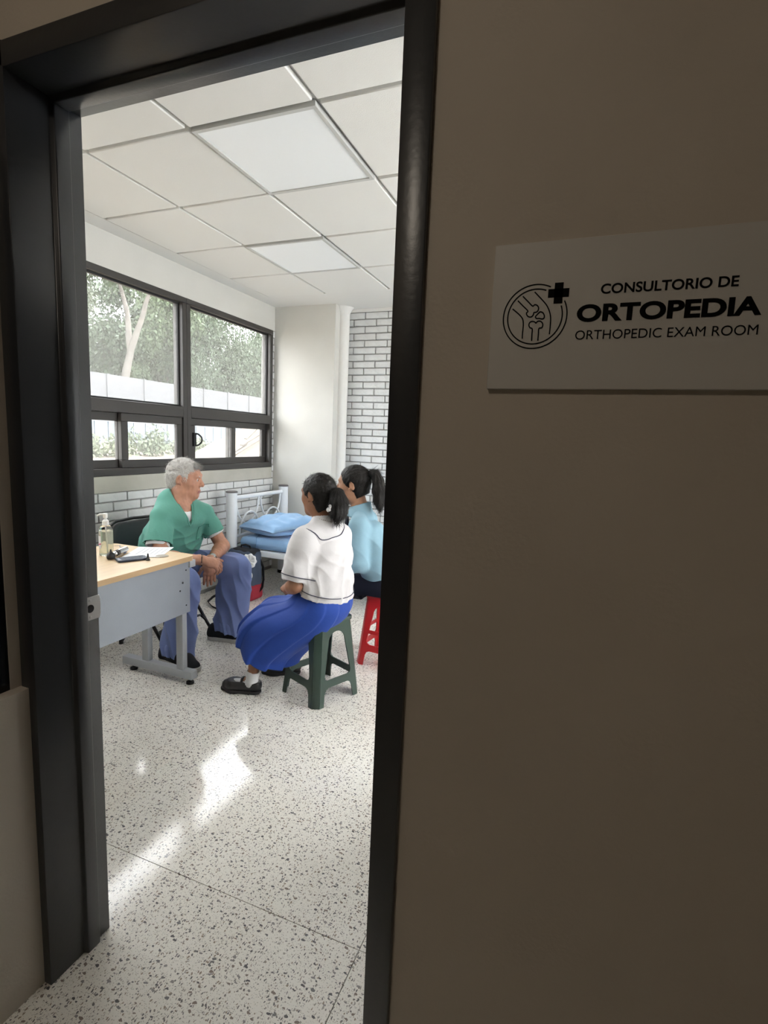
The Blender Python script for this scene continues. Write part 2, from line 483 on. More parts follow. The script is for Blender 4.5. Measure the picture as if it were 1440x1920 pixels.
for k, (y0, y1) in enumerate([(RY0, RY0 + 1.6), (RY0 + 1.6, RY1)]):  # added windows, out of view, to let in extra daylight
    win = struct('window_%d' % (k + 5), ring(y0, y1, 0.85, 2.45, XR + 0.01, XR + 0.09, 0.05).box((XR + 0.01, y0 + 0.05, 1.50), (XR + 0.09, y1 - 0.05, 1.57)), M_ALU, bevel=0.003, seg=1)
    MB().box((XR + 0.045, y0 + 0.05, 0.90), (XR + 0.051, y1 - 0.05, 1.50)).build('pane', M_GLASS, win)
    MB().box((XR + 0.045, y0 + 0.05, 1.57), (XR + 0.051, y1 - 0.05, 2.40)).build('pane', M_GLASS, win)

# ---- door wall (corridor side) with the opening
dw = MB()
fx0, fx1, fz = -1.190, -0.262, 2.135
dw.box((-3.2, YD0, -0.1), (fx0, YD1, 3.0)).box((fx1, YD0, -0.1), (3.4, YD1, 3.0)).box((fx0, YD0, fz), (fx1, YD1, 3.0))
struct('wall_door', dw, M_CORR)
# plaster skin in the room colour on the room side
rs = MB()
rs.box((-3.1, YD1, 0), (fx0 - .02, YD1 + 0.006, ZC)).box((fx1 + .02, YD1, 0), (XR, YD1 + 0.006, ZC)).box((fx0 - .02, YD1, fz + 0.03), (fx1 + .02, YD1 + 0.006, ZC))
struct('wall_door_plaster', rs, M_CREAM)

# ---- pressed-steel door frame: profile swept round the opening
A, B = 0.775, 0.949
prof = [(-0.0, A), (0.0, 0.868), (0.013, 0.872), (0.013, 0.908), (0.0, 0.910), (0.0, B), (-0.048, B), (-0.048, 0.930), (-0.03, 0.930), (-0.03, 0.80), (-0.048, 0.80), (-0.048, A)]
def jamb_left():
    return MB().prism([(DX0 + d, y) for d, y in prof], 'z', 0.0, 2.15)
def jamb_right():
    return MB().prism([(DX1 - d, y) for d, y in prof], 'z', 0.0, 2.15)
dj = thing('door_frame', 'charcoal painted steel door frame standing open around the exam room doorway', 'door frame', (0, 0, 0))
del dj['category']; del dj['label']; dj.name = 'door_1'; dj['kind'] = 'structure'
jl = jamb_left().build('jamb', M_FRAME, dj, bevel=0.0025, seg=2)
jr = jamb_right().build('jamb', M_FRAME, dj, bevel=0.0025, seg=2)
hd = MB().prism([(y, 2.101 - d) for d, y in prof], 'x', DX0 - 0.046, DX1 + 0.046).build('head', M_FRAME, dj, bevel=0.0025, seg=2)
# strike plate
M_STEEL = mat('brushed_steel', (0.55, 0.54, 0.53), 0.35, 0.5, metal=0.9, bump=0.03, bscale=300)
M_DARK = mat('dark_hole', (0.012, 0.011, 0.011), 0.8)
sp = MB()
sp.box((DX0 - 0.001, 0.911, 0.915), (DX0 + 0.0025, 0.951, 0.976))
sp.box((DX0 - 0.010, 0.9495, 0.922), (DX0 + 0.0025, 0.953, 0.969))
spo = sp.build('strike_plate', M_STEEL, dj, bevel=0.0008, seg=1)
Mx = Matrix.Rotation(PI / 2, 4, 'Y')
hl = MB(); hl.lathe([(0.0, 0), (0.0105, 0), (0.0105, 0.0006)], 20, (DX0 + 0.0025, 0.9225, 0.9455), Mx); hl.build('latch_hole', M_DARK, spo)
for zz in (0.9235, 0.967):
    s_ = MB(); s_.lathe([(0.0036, 0), (0.0036, 0.0008), (0.002, 0.0012)], 12, (DX0 + 0.0025, 0.9225, zz), Mx); s_.build('screw', M_STEEL, spo)

# door leaf swung into the room beside the right jamb (out of the camera's view)
leaf = MB().box((DX1 + 0.01, 0.96, 0.008), (DX1 + 0.05, 1.80, 2.09)).build('door_2', M_FRAME, bevel=0.003)
finish(leaf, kind='structure')

# ---- corridor: side wall on the left with a ledge and a dark window above it
XL = -1.168
lw = MB()
lw.box((XL - 0.2, -3.0, -0.1), (XL, YD0 + 0.0, 0.793))
lw.box((XL - 0.2, -3.0, 0.793), (XL - 0.027, -1.2, 3.0)).box((XL - 0.2, 0.752, 0.793), (XL - 0.027, YD0, 3.0)).box((XL - 0.2, -1.2, 1.95), (XL - 0.027, 0.752, 3.0))
struct('wall_left', lw, M_CORR)
M_BLACK = mat('dark_window_glass', (0.008, 0.009, 0.011), 0.18, 0.4)
dk = MB().box((XL - 0.06, -1.2, 0.793), (XL - 0.031, 0.752, 1.95)).build('window_4', M_BLACK)
finish(dk, kind='structure')
ring(-1.2, 0.752, 0.793, 1.95, XL - 0.035, XL - 0.029, 0.02).build('window_frame', M_BLACK, dk)
# corridor shell behind the camera
M_CCEIL = mat('corridor_ceiling', (0.55, 0.53, 0.49), 0.8)
struct('ceiling_corridor', MB().box((XL - 0.2, -3.2, 2.75), (3.5, YD0 + 0.1, 3.0)), M_CCEIL)
struct('wall_corridor_back', MB().box((XL - 0.2, -3.2, -0.1), (3.5, -3.0, 3.0)), M_CORR)
struct('wall_corridor_end', MB().box((3.3, -3.2, -0.1), (3.5, 0.94, 3.0)), M_CORR)
cl = thing('corridor_lamp', 'round white corridor ceiling lamp behind the viewer', 'ceiling light', (-0.72, -0.55, 2.75))
MB().lathe([(0.14, 0.0), (0.145, -0.02), (0.13, -0.045)], 24).build('lamp_base', M_TBAR, cl, smooth=40)
MB().lathe([(0.128, -0.045), (0.12, -0.06), (0.07, -0.078), (0.0, -0.083)], 24).build('lamp_diffuser', mat('corridor_lamp_diffuser', (0.8, 0.76, 0.7), 0.5, emit=((1.0, 0.88, 0.73), 31.0)), cl, smooth=60)

# ---- room sign
M_SIGN = mat('brushed_sign_plate', (0.66, 0.64, 0.60), 0.5, 0.4, metal=0.1, bump=0.02, bscale=400)
M_INK = mat('black_ink', (0.003, 0.003, 0.003), 0.7, 0.08)
sg = thing('room_sign', 'pale metal wall sign reading orthopedic exam room in Spanish and English', 'sign', (0, 0, 0))
MB().box((-0.147, 0.7775, 1.4805), (0.247, 0.785, 1.678)).build('plate', M_SIGN, sg, bevel=0.0008, seg=1)
YS = 0.7771
def stroke(pts, r, name, closed=False):
    # flat ribbon of printed ink
    m = MB(); P = [Vector((x, 0, z)) for x, z in pts]; n = len(P); vs = []
    for i in range(n):
        t = (P[(i + 1) % n] - P[i - 1]) if closed else (P[min(i + 1, n - 1)] - P[max(i - 1, 0)])
        t.normalize(); q = Vector((-t.z, 0, t.x)) * r
        for yy in (YS, 0.7776):
            vs += [(P[i] + q) + Vector((0, yy, 0)), (P[i] - q) + Vector((0, yy, 0))]
    fs = []
    for i in range(n if closed else n - 1):
        a = 4 * i; b = 4 * ((i + 1) % n)
        fs += [(a, a + 1, b + 1, b), (a, b, b + 2, a + 2), (a + 1, a + 3, b + 3, b + 1)]
    return m.add(vs, fs).build(name, M_INK, sg)
cx, cz = -0.0866, 1.5792
def circ(r, a0, a1): return [(cx + r * math.cos(a), cz + r * math.sin(a)) for a in np.linspace(a0, a1, 72)]
stroke(circ(0.0428, math.radians(64), math.radians(360 + 27)), 0.0008, 'emblem_ring')
stroke(circ(0.0367, math.radians(69), math.radians(360 + 21)), 0.0008, 'emblem_ring')
def smooth_pts(pts, k=6, closed=False):
    P = [np.array(p) for p in pts]; n = len(P); out = []
    for i in range(n - (0 if closed else 1)):
        p0, p1, p2, p3 = P[i - 1] if (i > 0 or closed) else P[0], P[i], P[(i + 1) % n], P[(i + 2) % n] if (i + 2 < n or closed) else P[-1]
        for s in range(k):
            t = s / k
            out.append(tuple(0.5 * ((2 * p1) + (-p0 + p2) * t + (2 * p0 - 5 * p1 + 4 * p2 - p3) * t * t + (-p0 + 3 * p1 - 3 * p2 + p3) * t ** 3)))
    if not closed: out.append(tuple(P[-1]))
    return out
EMB = dict(
 leg_line_a=[(-0.0889, 1.6123), (-0.0744, 1.5973), (-0.0695, 1.5904), (-0.0663, 1.583), (-0.0648, 1.5756), (-0.0645, 1.5653), (-0.0648, 1.5547)],
 leg_line_b=[(-0.1174, 1.591), (-0.1101, 1.5851), (-0.1052, 1.5804), (-0.1022, 1.5758), (-0.101, 1.5682), (-0.1012, 1.5578), (-0.1011, 1.5499)],
 thigh_bone=[(-0.1045, 1.6074), (-0.0975, 1.6005), (-0.0904, 1.5937), (-0.0875, 1.5952), (-0.0841, 1.5941), (-0.082, 1.5907), (-0.0828, 1.5867), (-0.0853, 1.585), (-0.0878, 1.5847), (-0.0884, 1.5818), (-0.0908, 1.5793), (-0.0941, 1.5793), (-0.0969, 1.5815), (-0.0978, 1.5848), (-0.0963, 1.5874), (-0.1036, 1.5946), (-0.1109, 1.6018)],
 shin_bone=[(-0.088, 1.5465), (-0.0882, 1.555), (-0.0884, 1.5629), (-0.0915, 1.5645), (-0.0933, 1.5679), (-0.0924, 1.5716), (-0.0892, 1.573), (-0.0857, 1.5721), (-0.084, 1.5705), (-0.0821, 1.5727), (-0.0787, 1.5729), (-0.0756, 1.5706), (-0.0746, 1.5672), (-0.0758, 1.5639), (-0.0794, 1.563), (-0.0795, 1.555), (-0.0796, 1.5466)])
for k, v in EMB.items(): stroke(smooth_pts(v), 0.0008, k)
stroke(smooth_pts([(-0.0786, 1.5854), (-0.0756, 1.5838), (-0.0737, 1.5804), (-0.0736, 1.5771), (-0.076, 1.5757), (-0.0802, 1.5767), (-0.0839, 1.5768), (-0.0852, 1.5791), (-0.0835, 1.5816), (-0.0804, 1.5848)], 6, True), 0.0008, 'knee_cap', True)
MB().box((-0.0627, YS, 1.5953), (-0.0513, 0.7776, 1.6226)).box((-0.0707, YS, 1.6034), (-0.0434, 0.7776, 1.6147)).build('cross', M_INK, sg)
def lettering(body, name, x0, x1, z0, z1, off):
    cu = bpy.data.curves.new(name, 'FONT'); cu.body = body; cu.size = 1; cu.offset = off; cu.resolution_u = 6
    cu.extrude = 0.0
    o = bpy.data.objects.new(name, cu); COL.objects.link(o)
    dg = bpy.context.evaluated_depsgraph_get(); dg.update()
    me = bpy.data.meshes.new_from_object(o.evaluated_get(dg))
    bpy.data.objects.remove(o); bpy.data.curves.remove(cu)
    co = np.zeros(len(me.vertices) * 3); me.vertices.foreach_get('co', co); co = co.reshape(-1, 3)
    mn, mxx = co.min(0), co.max(0)
    out = np.zeros_like(co)
    out[:, 0] = x0 + (co[:, 0] - mn[0]) / (mxx[0] - mn[0]) * (x1 - x0)
    out[:, 2] = z0 + (co[:, 1] - mn[1]) / (mxx[1] - mn[1]) * (z1 - z0)
    out[:, 1] = YS
    me.vertices.foreach_set('co', out.ravel()); me.materials.clear(); me.materials.append(M_INK); me.update()
    return link(name, me, sg)
lettering('CONSULTORIO DE', 'lettering', -0.0036, 0.1530, 1.6044, 1.6174, 0.022)
lettering('ORTOPEDIA', 'lettering', -0.0312, 0.1806, 1.5692, 1.5922, 0.040)
lettering('ORTHOPEDIC EXAM ROOM', 'lettering', -0.0308, 0.1794, 1.5464, 1.5585, 0.0)
# ================================================================== OUTDOORS
GZ = -0.12
M_SOIL = mat('pale_soil', (0.15, 0.128, 0.10), 0.95, 0.1, bump=0.5, bscale=3, var=0.25, vscale=0.6)
M_LEAFS = [mat('leaf_green_%d' % i, c, 0.6, 0.3) for i, c in enumerate([(0.060, 0.084, 0.043), (0.074, 0.094, 0.055), (0.051, 0.072, 0.043), (0.086, 0.102, 0.060)])]
M_BARK = mat('pale_bark', (0.12, 0.11, 0.098), 0.9, 0.1, bump=0.5, bscale=6, var=0.35, vscale=2.5)
M_CONC = mat('pale_concrete', (0.098, 0.10, 0.105), 0.9, 0.1, bump=0.2, bscale=10, var=0.12, vscale=2)
M_BLUEW = mat('pale_blue_wall', (0.118, 0.140, 0.165), 0.8, 0.2, var=0.05, vscale=1)
M_WHITEW = mat('white_outdoor_trim', (0.16, 0.165, 0.17), 0.8, 0.2)
M_OUTGL = mat('outdoor_window_glass', (0.035, 0.04, 0.045), 0.2, 0.5)
M_PLANK = mat('weathered_plank', (0.085, 0.075, 0.065), 0.9, 0.1, var=0.3, vscale=3)

# ground with a slight rise away from the building
gv = []; gf = []
gxs = np.linspace(XW - 0.2, -95, 40); gys = np.linspace(-40, 130, 60)
for x in gxs:
    for y in gys:
        d = (-x - 3.2)
        z = GZ + 0.016 * max(0, d - 5) * (1 if d < 30 else 30 / d) + 0.05 * math.sin(x * 0.9 + y * 0.4) * min(1, d / 6)
        gv.append((x, y, z))
for i in range(39):
    for j in range(59):
        a = i * 60 + j; gf.append((a, a + 1, a + 61, a + 60))
struct('ground_outside', MB().add(gv, gf), M_SOIL, smooth=60)

# long building with panels, parallel to the exam room
XBD = -30.0
bd = thing('prefabricated_building', 'long low pale blue building with a window band and concrete panel top', 'building', (XBD, 40, 0))
MB().box((-2.2, -32, 0.1), (-0.05, 44, 4.9)).build('core', M_CONC, bd)
pw = 3.1
pm = MB().box((-0.03, -pw / 2 + 0.05, 3.35), (0.06, pw / 2 - 0.05, 4.98)).mesh('top_panel'); pm.materials.append(M_CONC)
sm = MB().box((-0.03, -0.07, 3.2), (0.14, 0.07, 5.0)).mesh('panel_post'); sm.materials.append(M_CONC)
wm = MB().box((-0.03, -1.05 / 2 + 0.03, 0.5), (0.04, 1.05 / 2 - 0.03, 1.88)).mesh('wall_panel'); wm.materials.append(M_BLUEW)
g1 = MB().box((-0.03, -0.15, 1.95), (0.02, 0.15, 2.75)).mesh('window'); g1.materials.append(M_OUTGL)
g2 = MB().box((-0.03, -0.25, 1.95), (0.02, 0.25, 2.75)).mesh('window'); g2.materials.append(M_OUTGL)
y = -31
while y < 43:
    o = link('top_panel', pm, bd); o.location = (0, y, 0)
    o = link('panel_post', sm, bd); o.location = (0, y + pw / 2, 0)
    y += pw
y = -25
while y < 30:
    o = link('wall_panel', wm, bd); o.location = (0.0, y, 0)
    o = link('window', g1, bd); o.location = (0, y - 0.30, 0)
    o = link('window', g2, bd); o.location = (0, y + 0.22, 0)
    y += 1.05
MB().box((-0.04, -32, 1.88), (0.03, 44, 1.95)).box((-0.04, -32, 2.75), (0.05, 44, 3.2)).build('band', M_WHITEW, bd)

# trees
def leaf_cloud(centres, n, size, droop, seed):
    r = np.random.default_rng(seed)
    idx = r.integers(0, len(centres), n)
    C = np.array([c[:3] for c in centres])[idx]; R = np.array([c[3] for c in centres])[idx]
    d = r.normal(size=(n, 3)); d /= np.linalg.norm(d, axis=1, keepdims=True)
    P = C + d * (R * r.random(n) ** 0.45)[:, None] * np.array([1, 1, 0.85])
    P[:, 2] -= droop * r.random(n) ** 2 * R
    a = r.normal(size=(n, 3)); a[:, 2] = -abs(a[:, 2]) - droop * 1.2; a /= np.linalg.norm(a, axis=1, keepdims=True)
    b = np.cross(a, r.normal(size=(n, 3))); b /= np.linalg.norm(b, axis=1, keepdims=True)
    L = size * (0.6 + 0.8 * r.random(n))[:, None]; W = L * 0.28
    v = np.stack([P, P + a * L * 0.5 + b * W, P + a * L, P + a * L * 0.5 - b * W], 1).reshape(-1, 3)
    f = np.arange(4 * n).reshape(-1, 4)
    return v, f
def np_mesh(name, v, f, mats, parent=None, smooth=False):
    me = bpy.data.meshes.new(name)
    v = np.asarray(v, dtype=np.float32); f = np.asarray(f, dtype=np.int32)
    k = f.shape[1]
    me.vertices.add(len(v)); me.vertices.foreach_set('co', v.ravel())
    me.loops.add(f.size); me.loops.foreach_set('vertex_index', f.ravel())
    me.polygons.add(len(f)); me.polygons.foreach_set('loop_start', np.arange(0, f.size, k, dtype=np.int32))
    me.polygons.foreach_set('loop_total', np.full(len(f), k, dtype=np.int32))
    me.update(calc_edges=True); me.validate()
    for q in (mats if isinstance(mats, (list, tuple)) else [mats]): me.materials.append(q)
    if smooth: me.shade_smooth()
    return link(name, me, parent)
def tree(label, loc, h, spread, n, leaf, size, seed, fork=2, lean=0.0, droop=0.5, base=0.35, trunk=0.22, group='trees beyond the low building'):
    r = random.Random(seed)
    t = thing('tree', label, 'tree', loc, 0, group)
    m = MB(); tips = []
    def limb(p, d, L, rad, depth):
        pts = [p]; q = Vector(p); dd = Vector(d)
        for i in range(5):
            dd = (dd + Vector((r.uniform(-.13, .13), r.uniform(-.13, .13), 0.05))).normalized()
            q = q + dd * (L / 5); pts.append(q.copy())
        m.tube(pts, [rad * (1 - 0.1 * i) for i in range(6)], 7)
        if depth == 0: tips.append(q); tips.append(pts[3]); return
        for k in range(fork + (depth == 1)):
            a = r.uniform(0, 2 * PI); s = r.uniform(0.45, 0.85)
            limb(q, (dd + Vector((math.cos(a) * s, math.sin(a) * s, r.uniform(-.05, .35)))).normalized(), L * r.uniform(.55, .8), rad * 0.52, depth - 1)
    limb((0, 0, 0), (lean, lean * .6, 1), h * base, trunk, 2)
    m.build('trunk', M_BARK, t, smooth=60)
    cs = []
    for p in tips: cs.append((p.x, p.y, p.z, spread * r.uniform(.35, .6)))
    for k in range(14):
        a = r.uniform(0, 2 * PI); q = spread * math.sqrt(r.random())
        cs.append((q * math.cos(a), q * math.sin(a), h * r.uniform(max(base * .9, .8 if seed == 2 else 0), 0.98), spread * r.uniform(.3, .55)))
    v, f = leaf_cloud(cs, int(n * 4.6), size * 0.40, droop, seed)
    np_mesh('foliage', v, f, M_LEAFS[leaf], t)
    return t
TREES = [
 ('dense green tree seen at the far left edge of the window', (-40, 27, 0), 15, 4.2, 6500, 1, 0.75, 1, 0.0, .4),
 ('pale forked eucalyptus with bare leaning trunks behind the concrete wall', (-34.5, 30.2, 0), 16, 3.2, 1500, 0, 0.7, 2, 0.12, .3),
 ('broad grey-green tree behind the forked eucalyptus', (-45, 42, 0), 17, 4.5, 5200, 2, 0.85, 3, 0.0, .5),
 ('tall tree just left of the window mullion', (-41, 43.0, 0), 16, 4.0, 5200, 0, 0.75, 4, 0.1, .6),
 ('soft drooping tree in the left half of the right-hand pane', (-38, 47.6, 0), 15, 4.8, 8000, 2, 0.7, 5, 0.0, 1.3),
 ('bushy tree in the middle of the right-hand pane', (-47, 68, 0), 16, 5.5, 7500, 0, 0.9, 6, 0.1, .6),
 ('bright tree at the right end of the window view', (-38, 68, 0), 15, 4.4, 6500, 3, 0.8, 7, 0.0, .5),
 ('dark tree filling the gap far behind the wall', (-58, 60, 0), 18, 7.5, 9000, 2, 1.0, 8, 0.0, .5),
 ('dark distant tree behind the left window bay', (-57, 40, 0), 18, 6.0, 5600, 2, 1.0, 9, 0.0, .5),
 ('farthest tree at the right edge of the view', (-52, 88, 0), 17, 7.5, 8000, 0, 1.0, 10, 0.0, .5),
]
for (lab, loc, h, sp, n, lf, sz, sd, ln, dr) in TREES:
    tree(lab, loc, h, sp, n, lf, sz, sd, 2, ln, dr, trunk=0.50 if sd == 2 else 0.26, base=0.47 if sd == 2 else 0.33)
far_trees = [o for o in COL.objects if o.name.startswith('tree')]
for k in range(9):  # unseen copies added to block sky light reaching the column
    c = copy_tree(far_trees[(k * 3) % 10]); c.location = (-38 - 4 * (k % 3), 19 - 7.0 * k, 0); c.rotation_euler = (0, 0, 0.7 * k)
    c['label'] = 'unseen leafy tree added beyond the left edge of the window view to block sky light'; c['group'] = 'trees left of the window view'
def bush(label, loc, r, h, n, leaf, seed):
    t = thing('bush', label, 'bush', loc, 0, 'bushes on the open ground')
    rr = random.Random(seed); m = MB(); cs = []
    for k in range(7):
        a = rr.uniform(0, 2 * PI); e = (r * .6 * math.cos(a), r * .6 * math.sin(a), h * rr.uniform(.5, .9))
        m.tube([(0, 0, 0), (e[0] * .4, e[1] * .4, e[2] * .6), e], [0.03, 0.02, 0.01], 5); cs.append((*e, r * .5)); cs.append((e[0], e[1], e[2] * .45, r * .55))
    m.build('stems', M_BARK, t)
    v, f = leaf_cloud(cs, n, 0.20, 0.2, seed); np_mesh('foliage', v, f, M_LEAFS[leaf], t)
bush('loose green bush seen through the lower left sash', (-21, 18.0, 0.15), 1.15, 0.9, 900, 3, 21)
bush('leafy bush left of the sash rail', (-21.5, 20.9, 0.15), 1.2, 1.3, 900, 1, 22)
bush('sprawling bush in the middle of the lower left window', (-21, 23.5, 0.15), 1.2, 0.9, 900, 3, 23)
bush('low scrub beside the bare soil', (-22, 26.0, 0.15), 0.9, 0.5, 500, 1, 24)
bush('low weeds near the soil heap', (-22, 30.5, 0.15), 1.1, 0.4, 500, 3, 25)
# soil heap and planks
hv = []; hf = []; rr = random.Random(5)
for i in range(13):
    for j in range(24):
        t_ = i / 12; a = 2 * PI * j / 24
        hv.append((3.2 * t_ * math.cos(a), 4.0 * t_ * math.sin(a), 1.95 * (1 - t_) ** 0.9 + (rr.uniform(-.06, .06) if 0 < i < 12 else 0) - 0.05))
for i in range(12):
    for j in range(24): hf.append((i * 24 + j, i * 24 + (j + 1) % 24, (i + 1) * 24 + (j + 1) % 24, (i + 1) * 24 + j))
hp = MB().add(hv, hf).build('soil_heap', M_SOIL, smooth=60); hp.location = (-13, 18.6, 0.0)
finish(hp, 'heap of pale excavated soil outside the right-hand window', 'soil heap')
for k, (y, z, an, L) in enumerate([(16.6, 1.02, 0.38, 2.0), (17.0, 1.28, 0.33, 1.7), (16.1, 0.78, 0.30, 2.2), (17.4, 1.5, 0.36, 1.5)]):
    o = MB().box((-0.06, -L / 2, -0.02), (0.06, L / 2, 0.02)).build('plank', M_PLANK); o.location = (-11.9 - 0.16 * k, y, z); o.rotation_euler = (an, 0.1, 0.1 * k)
    finish(o, ['weathered plank lying lowest on the soil heap', 'short weathered plank in the middle of the soil heap', 'longest weathered plank at the foot of the soil heap', 'weathered plank nearest the top of the soil heap'][k], 'plank', 'planks on the soil heap')
# ================================================================== FURNITURE
M_WOOD = mat('pale_maple_laminate', (0.62, 0.46, 0.28), 0.42, 0.4, var=0.10, vscale=9, stretch=(3, 0.35, 3))
M_WOODE = mat('maple_edge_band', (0.55, 0.37, 0.20), 0.45, 0.4, var=0.10, vscale=9, stretch=(3, 0.35, 3))
M_GREYM = mat('grey_powder_coat', (0.44, 0.46, 0.48), 0.45, 0.4, bump=0.03, bscale=300)
M_PANEL = mat('blue_grey_panel', (0.30, 0.325, 0.355), 0.5, 0.4, bump=0.05, bscale=200, var=0.04, vscale=6)
M_RUB = mat('black_rubber', (0.012, 0.012, 0.012), 0.5)
M_BLKMET = mat('black_tube_metal', (0.018, 0.018, 0.02), 0.35, 0.5)
M_CUSH = mat('charcoal_vinyl', (0.045, 0.046, 0.05), 0.55, 0.4, bump=0.05, bscale=150)
M_WHITEM = mat('white_enamel', (0.74, 0.77, 0.80), 0.3, 0.5)
M_CAPG = mat('grey_plastic_cap', (0.12, 0.11, 0.11), 0.5)
M_SHEET = mat('sky_blue_bedsheet', (0.25, 0.42, 0.65), 0.75, 0.2, bump=0.35, bscale=14, sheen=0.2, var=0.06, vscale=6)
M_GREEN = mat('dark_green_plastic', (0.032, 0.058, 0.045), 0.38, 0.5, bump=0.05, bscale=200)
M_RED = mat('red_plastic', (0.56, 0.022, 0.028), 0.32, 0.5, bump=0.03, bscale=200)

# ---- desk
dk = thing('desk', 'pale maple desk with grey metal legs and a blue-grey modesty panel', 'desk', (-2.24, 1.62, 0))
X0, X1, Y0, Y1 = -0.30, 0.298, -0.60, 0.60
def rounded(x0, x1, y0, y1, r, n=5):
    o = []
    for cx_, cy_, a in ((x1 - r, y1 - r, 0), (x0 + r, y1 - r, PI / 2), (x0 + r, y0 + r, PI), (x1 - r, y0 + r, 1.5 * PI)):
        o += [(cx_ + r * math.cos(a + PI / 2 * i / n), cy_ + r * math.sin(a + PI / 2 * i / n)) for i in range(n + 1)]
    return o
top = MB().prism(rounded(X0, X1, Y0, Y1, 0.035), 'z', 0.7135, 0.74)
top.m = [0 if i == 1 else 1 for i in range(len(top.f))]
tp = top.build('desktop', [M_WOOD, M_WOODE], dk)
for yy in (0.585, -0.55):
    fb = MB().box((-0.215, yy - 0.025, 0.032), (0.296, yy + 0.025, 0.078)).build('foot_bar', M_GREYM, dk, bevel=0.004)
    for xx in (-0.15, 0.265):
        MB().lathe([(0.021, 0.0), (0.021, 0.012), (0.008, 0.016), (0.008, 0.034)], 14, (xx, yy, 0)).build('levelling_foot', M_RUB, fb, smooth=40)
    for xx in (-0.045, 0.208):
        MB().box((xx - 0.024, yy - 0.018, 0.078), (xx + 0.024, yy + 0.018, 0.700)).build('upright', M_GREYM, dk, bevel=0.004)
    MB().box((-0.25, yy - 0.022, 0.675), (0.292, yy + 0.022, 0.7135)).build('bearer', M_GREYM, dk, bevel=0.003)
MB().box((0.272, -0.55, 0.425), (0.280, 0.575, 0.7135)).build('modesty_panel', M_PANEL, dk, bevel=0.001, seg=1)
for (yy, zz, s) in ((0.52, 0.60, 0.005), (0.545, 0.665, 0.004), (0.50, 0.56, 0.0045), (0.545, 0.47, 0.004)):
    MB().lathe([(0.0, 0), (s, 0), (s, 0.002)], 10, (0.280, yy, zz), Matrix.Rotation(PI / 2, 4, 'Y')).build('bolt_hole', M_DARK, dk)
MB().lathe([(0.0, 0.0), (0.032, 0.0), (0.032, 0.003), (0.026, 0.004), (0.0, 0.004)], 24, (0.175, 0.485, 0.74)).build('cable_grommet', mat('grommet_beige', (0.30, 0.26, 0.2), 0.5), dk)

# ---- things on the desk
DZ = 0.7402
M_CLEAR = bpy.data.materials.new('clear_plastic'); M_CLEAR.use_nodes = True
_b = M_CLEAR.node_tree.nodes['Principled BSDF']; _b.inputs['Base Color'].default_value = (0.95, 0.97, 0.95, 1); _b.inputs['Roughness'].default_value = 0.05; _b.inputs['Transmission Weight'].default_value = 1.0; _b.inputs['IOR'].default_value = 1.25
M_GEL = bpy.data.materials.new('sanitiser_gel'); M_GEL.use_nodes = True
_b = M_GEL.node_tree.nodes['Principled BSDF']; _b.inputs['Base Color'].default_value = (0.93, 0.93, 0.80, 1); _b.inputs['Roughness'].default_value = 0.12; _b.inputs['Transmission Weight'].default_value = 0.75; _b.inputs['IOR'].default_value = 1.15
M_WPL = mat('white_plastic', (0.78, 0.78, 0.76), 0.35, 0.5)
bt = thing('sanitiser_bottle', 'clear pump bottle of pale yellow hand sanitiser on the desk', 'bottle', (-2.325, 1.985, DZ))
MB().lathe([(0.030, 0.0), (0.034, 0.004), (0.034, 0.13), (0.031, 0.147), (0.020, 0.158), (0.013, 0.161), (0.013, 0.170)], 28).build('bottle_body', M_CLEAR, bt, smooth=40)
MB().lathe([(0.028, 0.003), (0.0322, 0.006), (0.0322, 0.126), (0.0315, 0.128)], 28).build('gel', M_GEL, bt, smooth=40)
MB().lathe([(0.0165, 0.160), (0.0165, 0.182), (0.012, 0.184), (0.010, 0.188), (0.006, 0.190), (0.006, 0.200)], 20).build('pump_collar', M_WPL, bt, smooth=40)
pm_ = MB(); pm_.lathe([(0.010, 0.198), (0.0115, 0.202), (0.0115, 0.219), (0.008, 0.223)], 18); pm_.tube([(0, 0, 0.216), (-0.022, -0.014, 0.216), (-0.033, -0.021, 0.208)], [0.006, 0.005, 0.004], 10)
pm_.build('pump_head', M_WPL, bt, smooth=40)
MB().tube([(0.0, 0.0, 0.16), (0.004, 0.002, 0.01)], 0.003, 8).build('dip_tube', M_WPL, bt)
lb = MB(); vs = []; fs = []
for i in range(9):
    a = math.radians(-155 + 9 * i)
    for zz in (0.04, 0.105): vs.append((0.0346 * math.cos(a), 0.0346 * math.sin(a), zz))
for i in range(8): fs.append((2 * i, 2 * i + 2, 2 * i + 3, 2 * i + 1))
lb.add(vs, fs).build('bottle_label', mat('white_label', (0.72, 0.72, 0.74), 0.5), bt)
vs = []; fs = []
for i in range(9):
    a = math.radians(-155 + 9 * i)
    for zz in (0.052 + 0.0012 * i, 0.058 + 0.0012 * i): vs.append((0.0349 * math.cos(a), 0.0349 * math.sin(a), zz))
for i in range(8): fs.append((2 * i, 2 * i + 2, 2 * i + 3, 2 * i + 1))
MB().add(vs, fs).build('label_stripe', mat('magenta_print', (0.45, 0.05, 0.18), 0.5), bt)

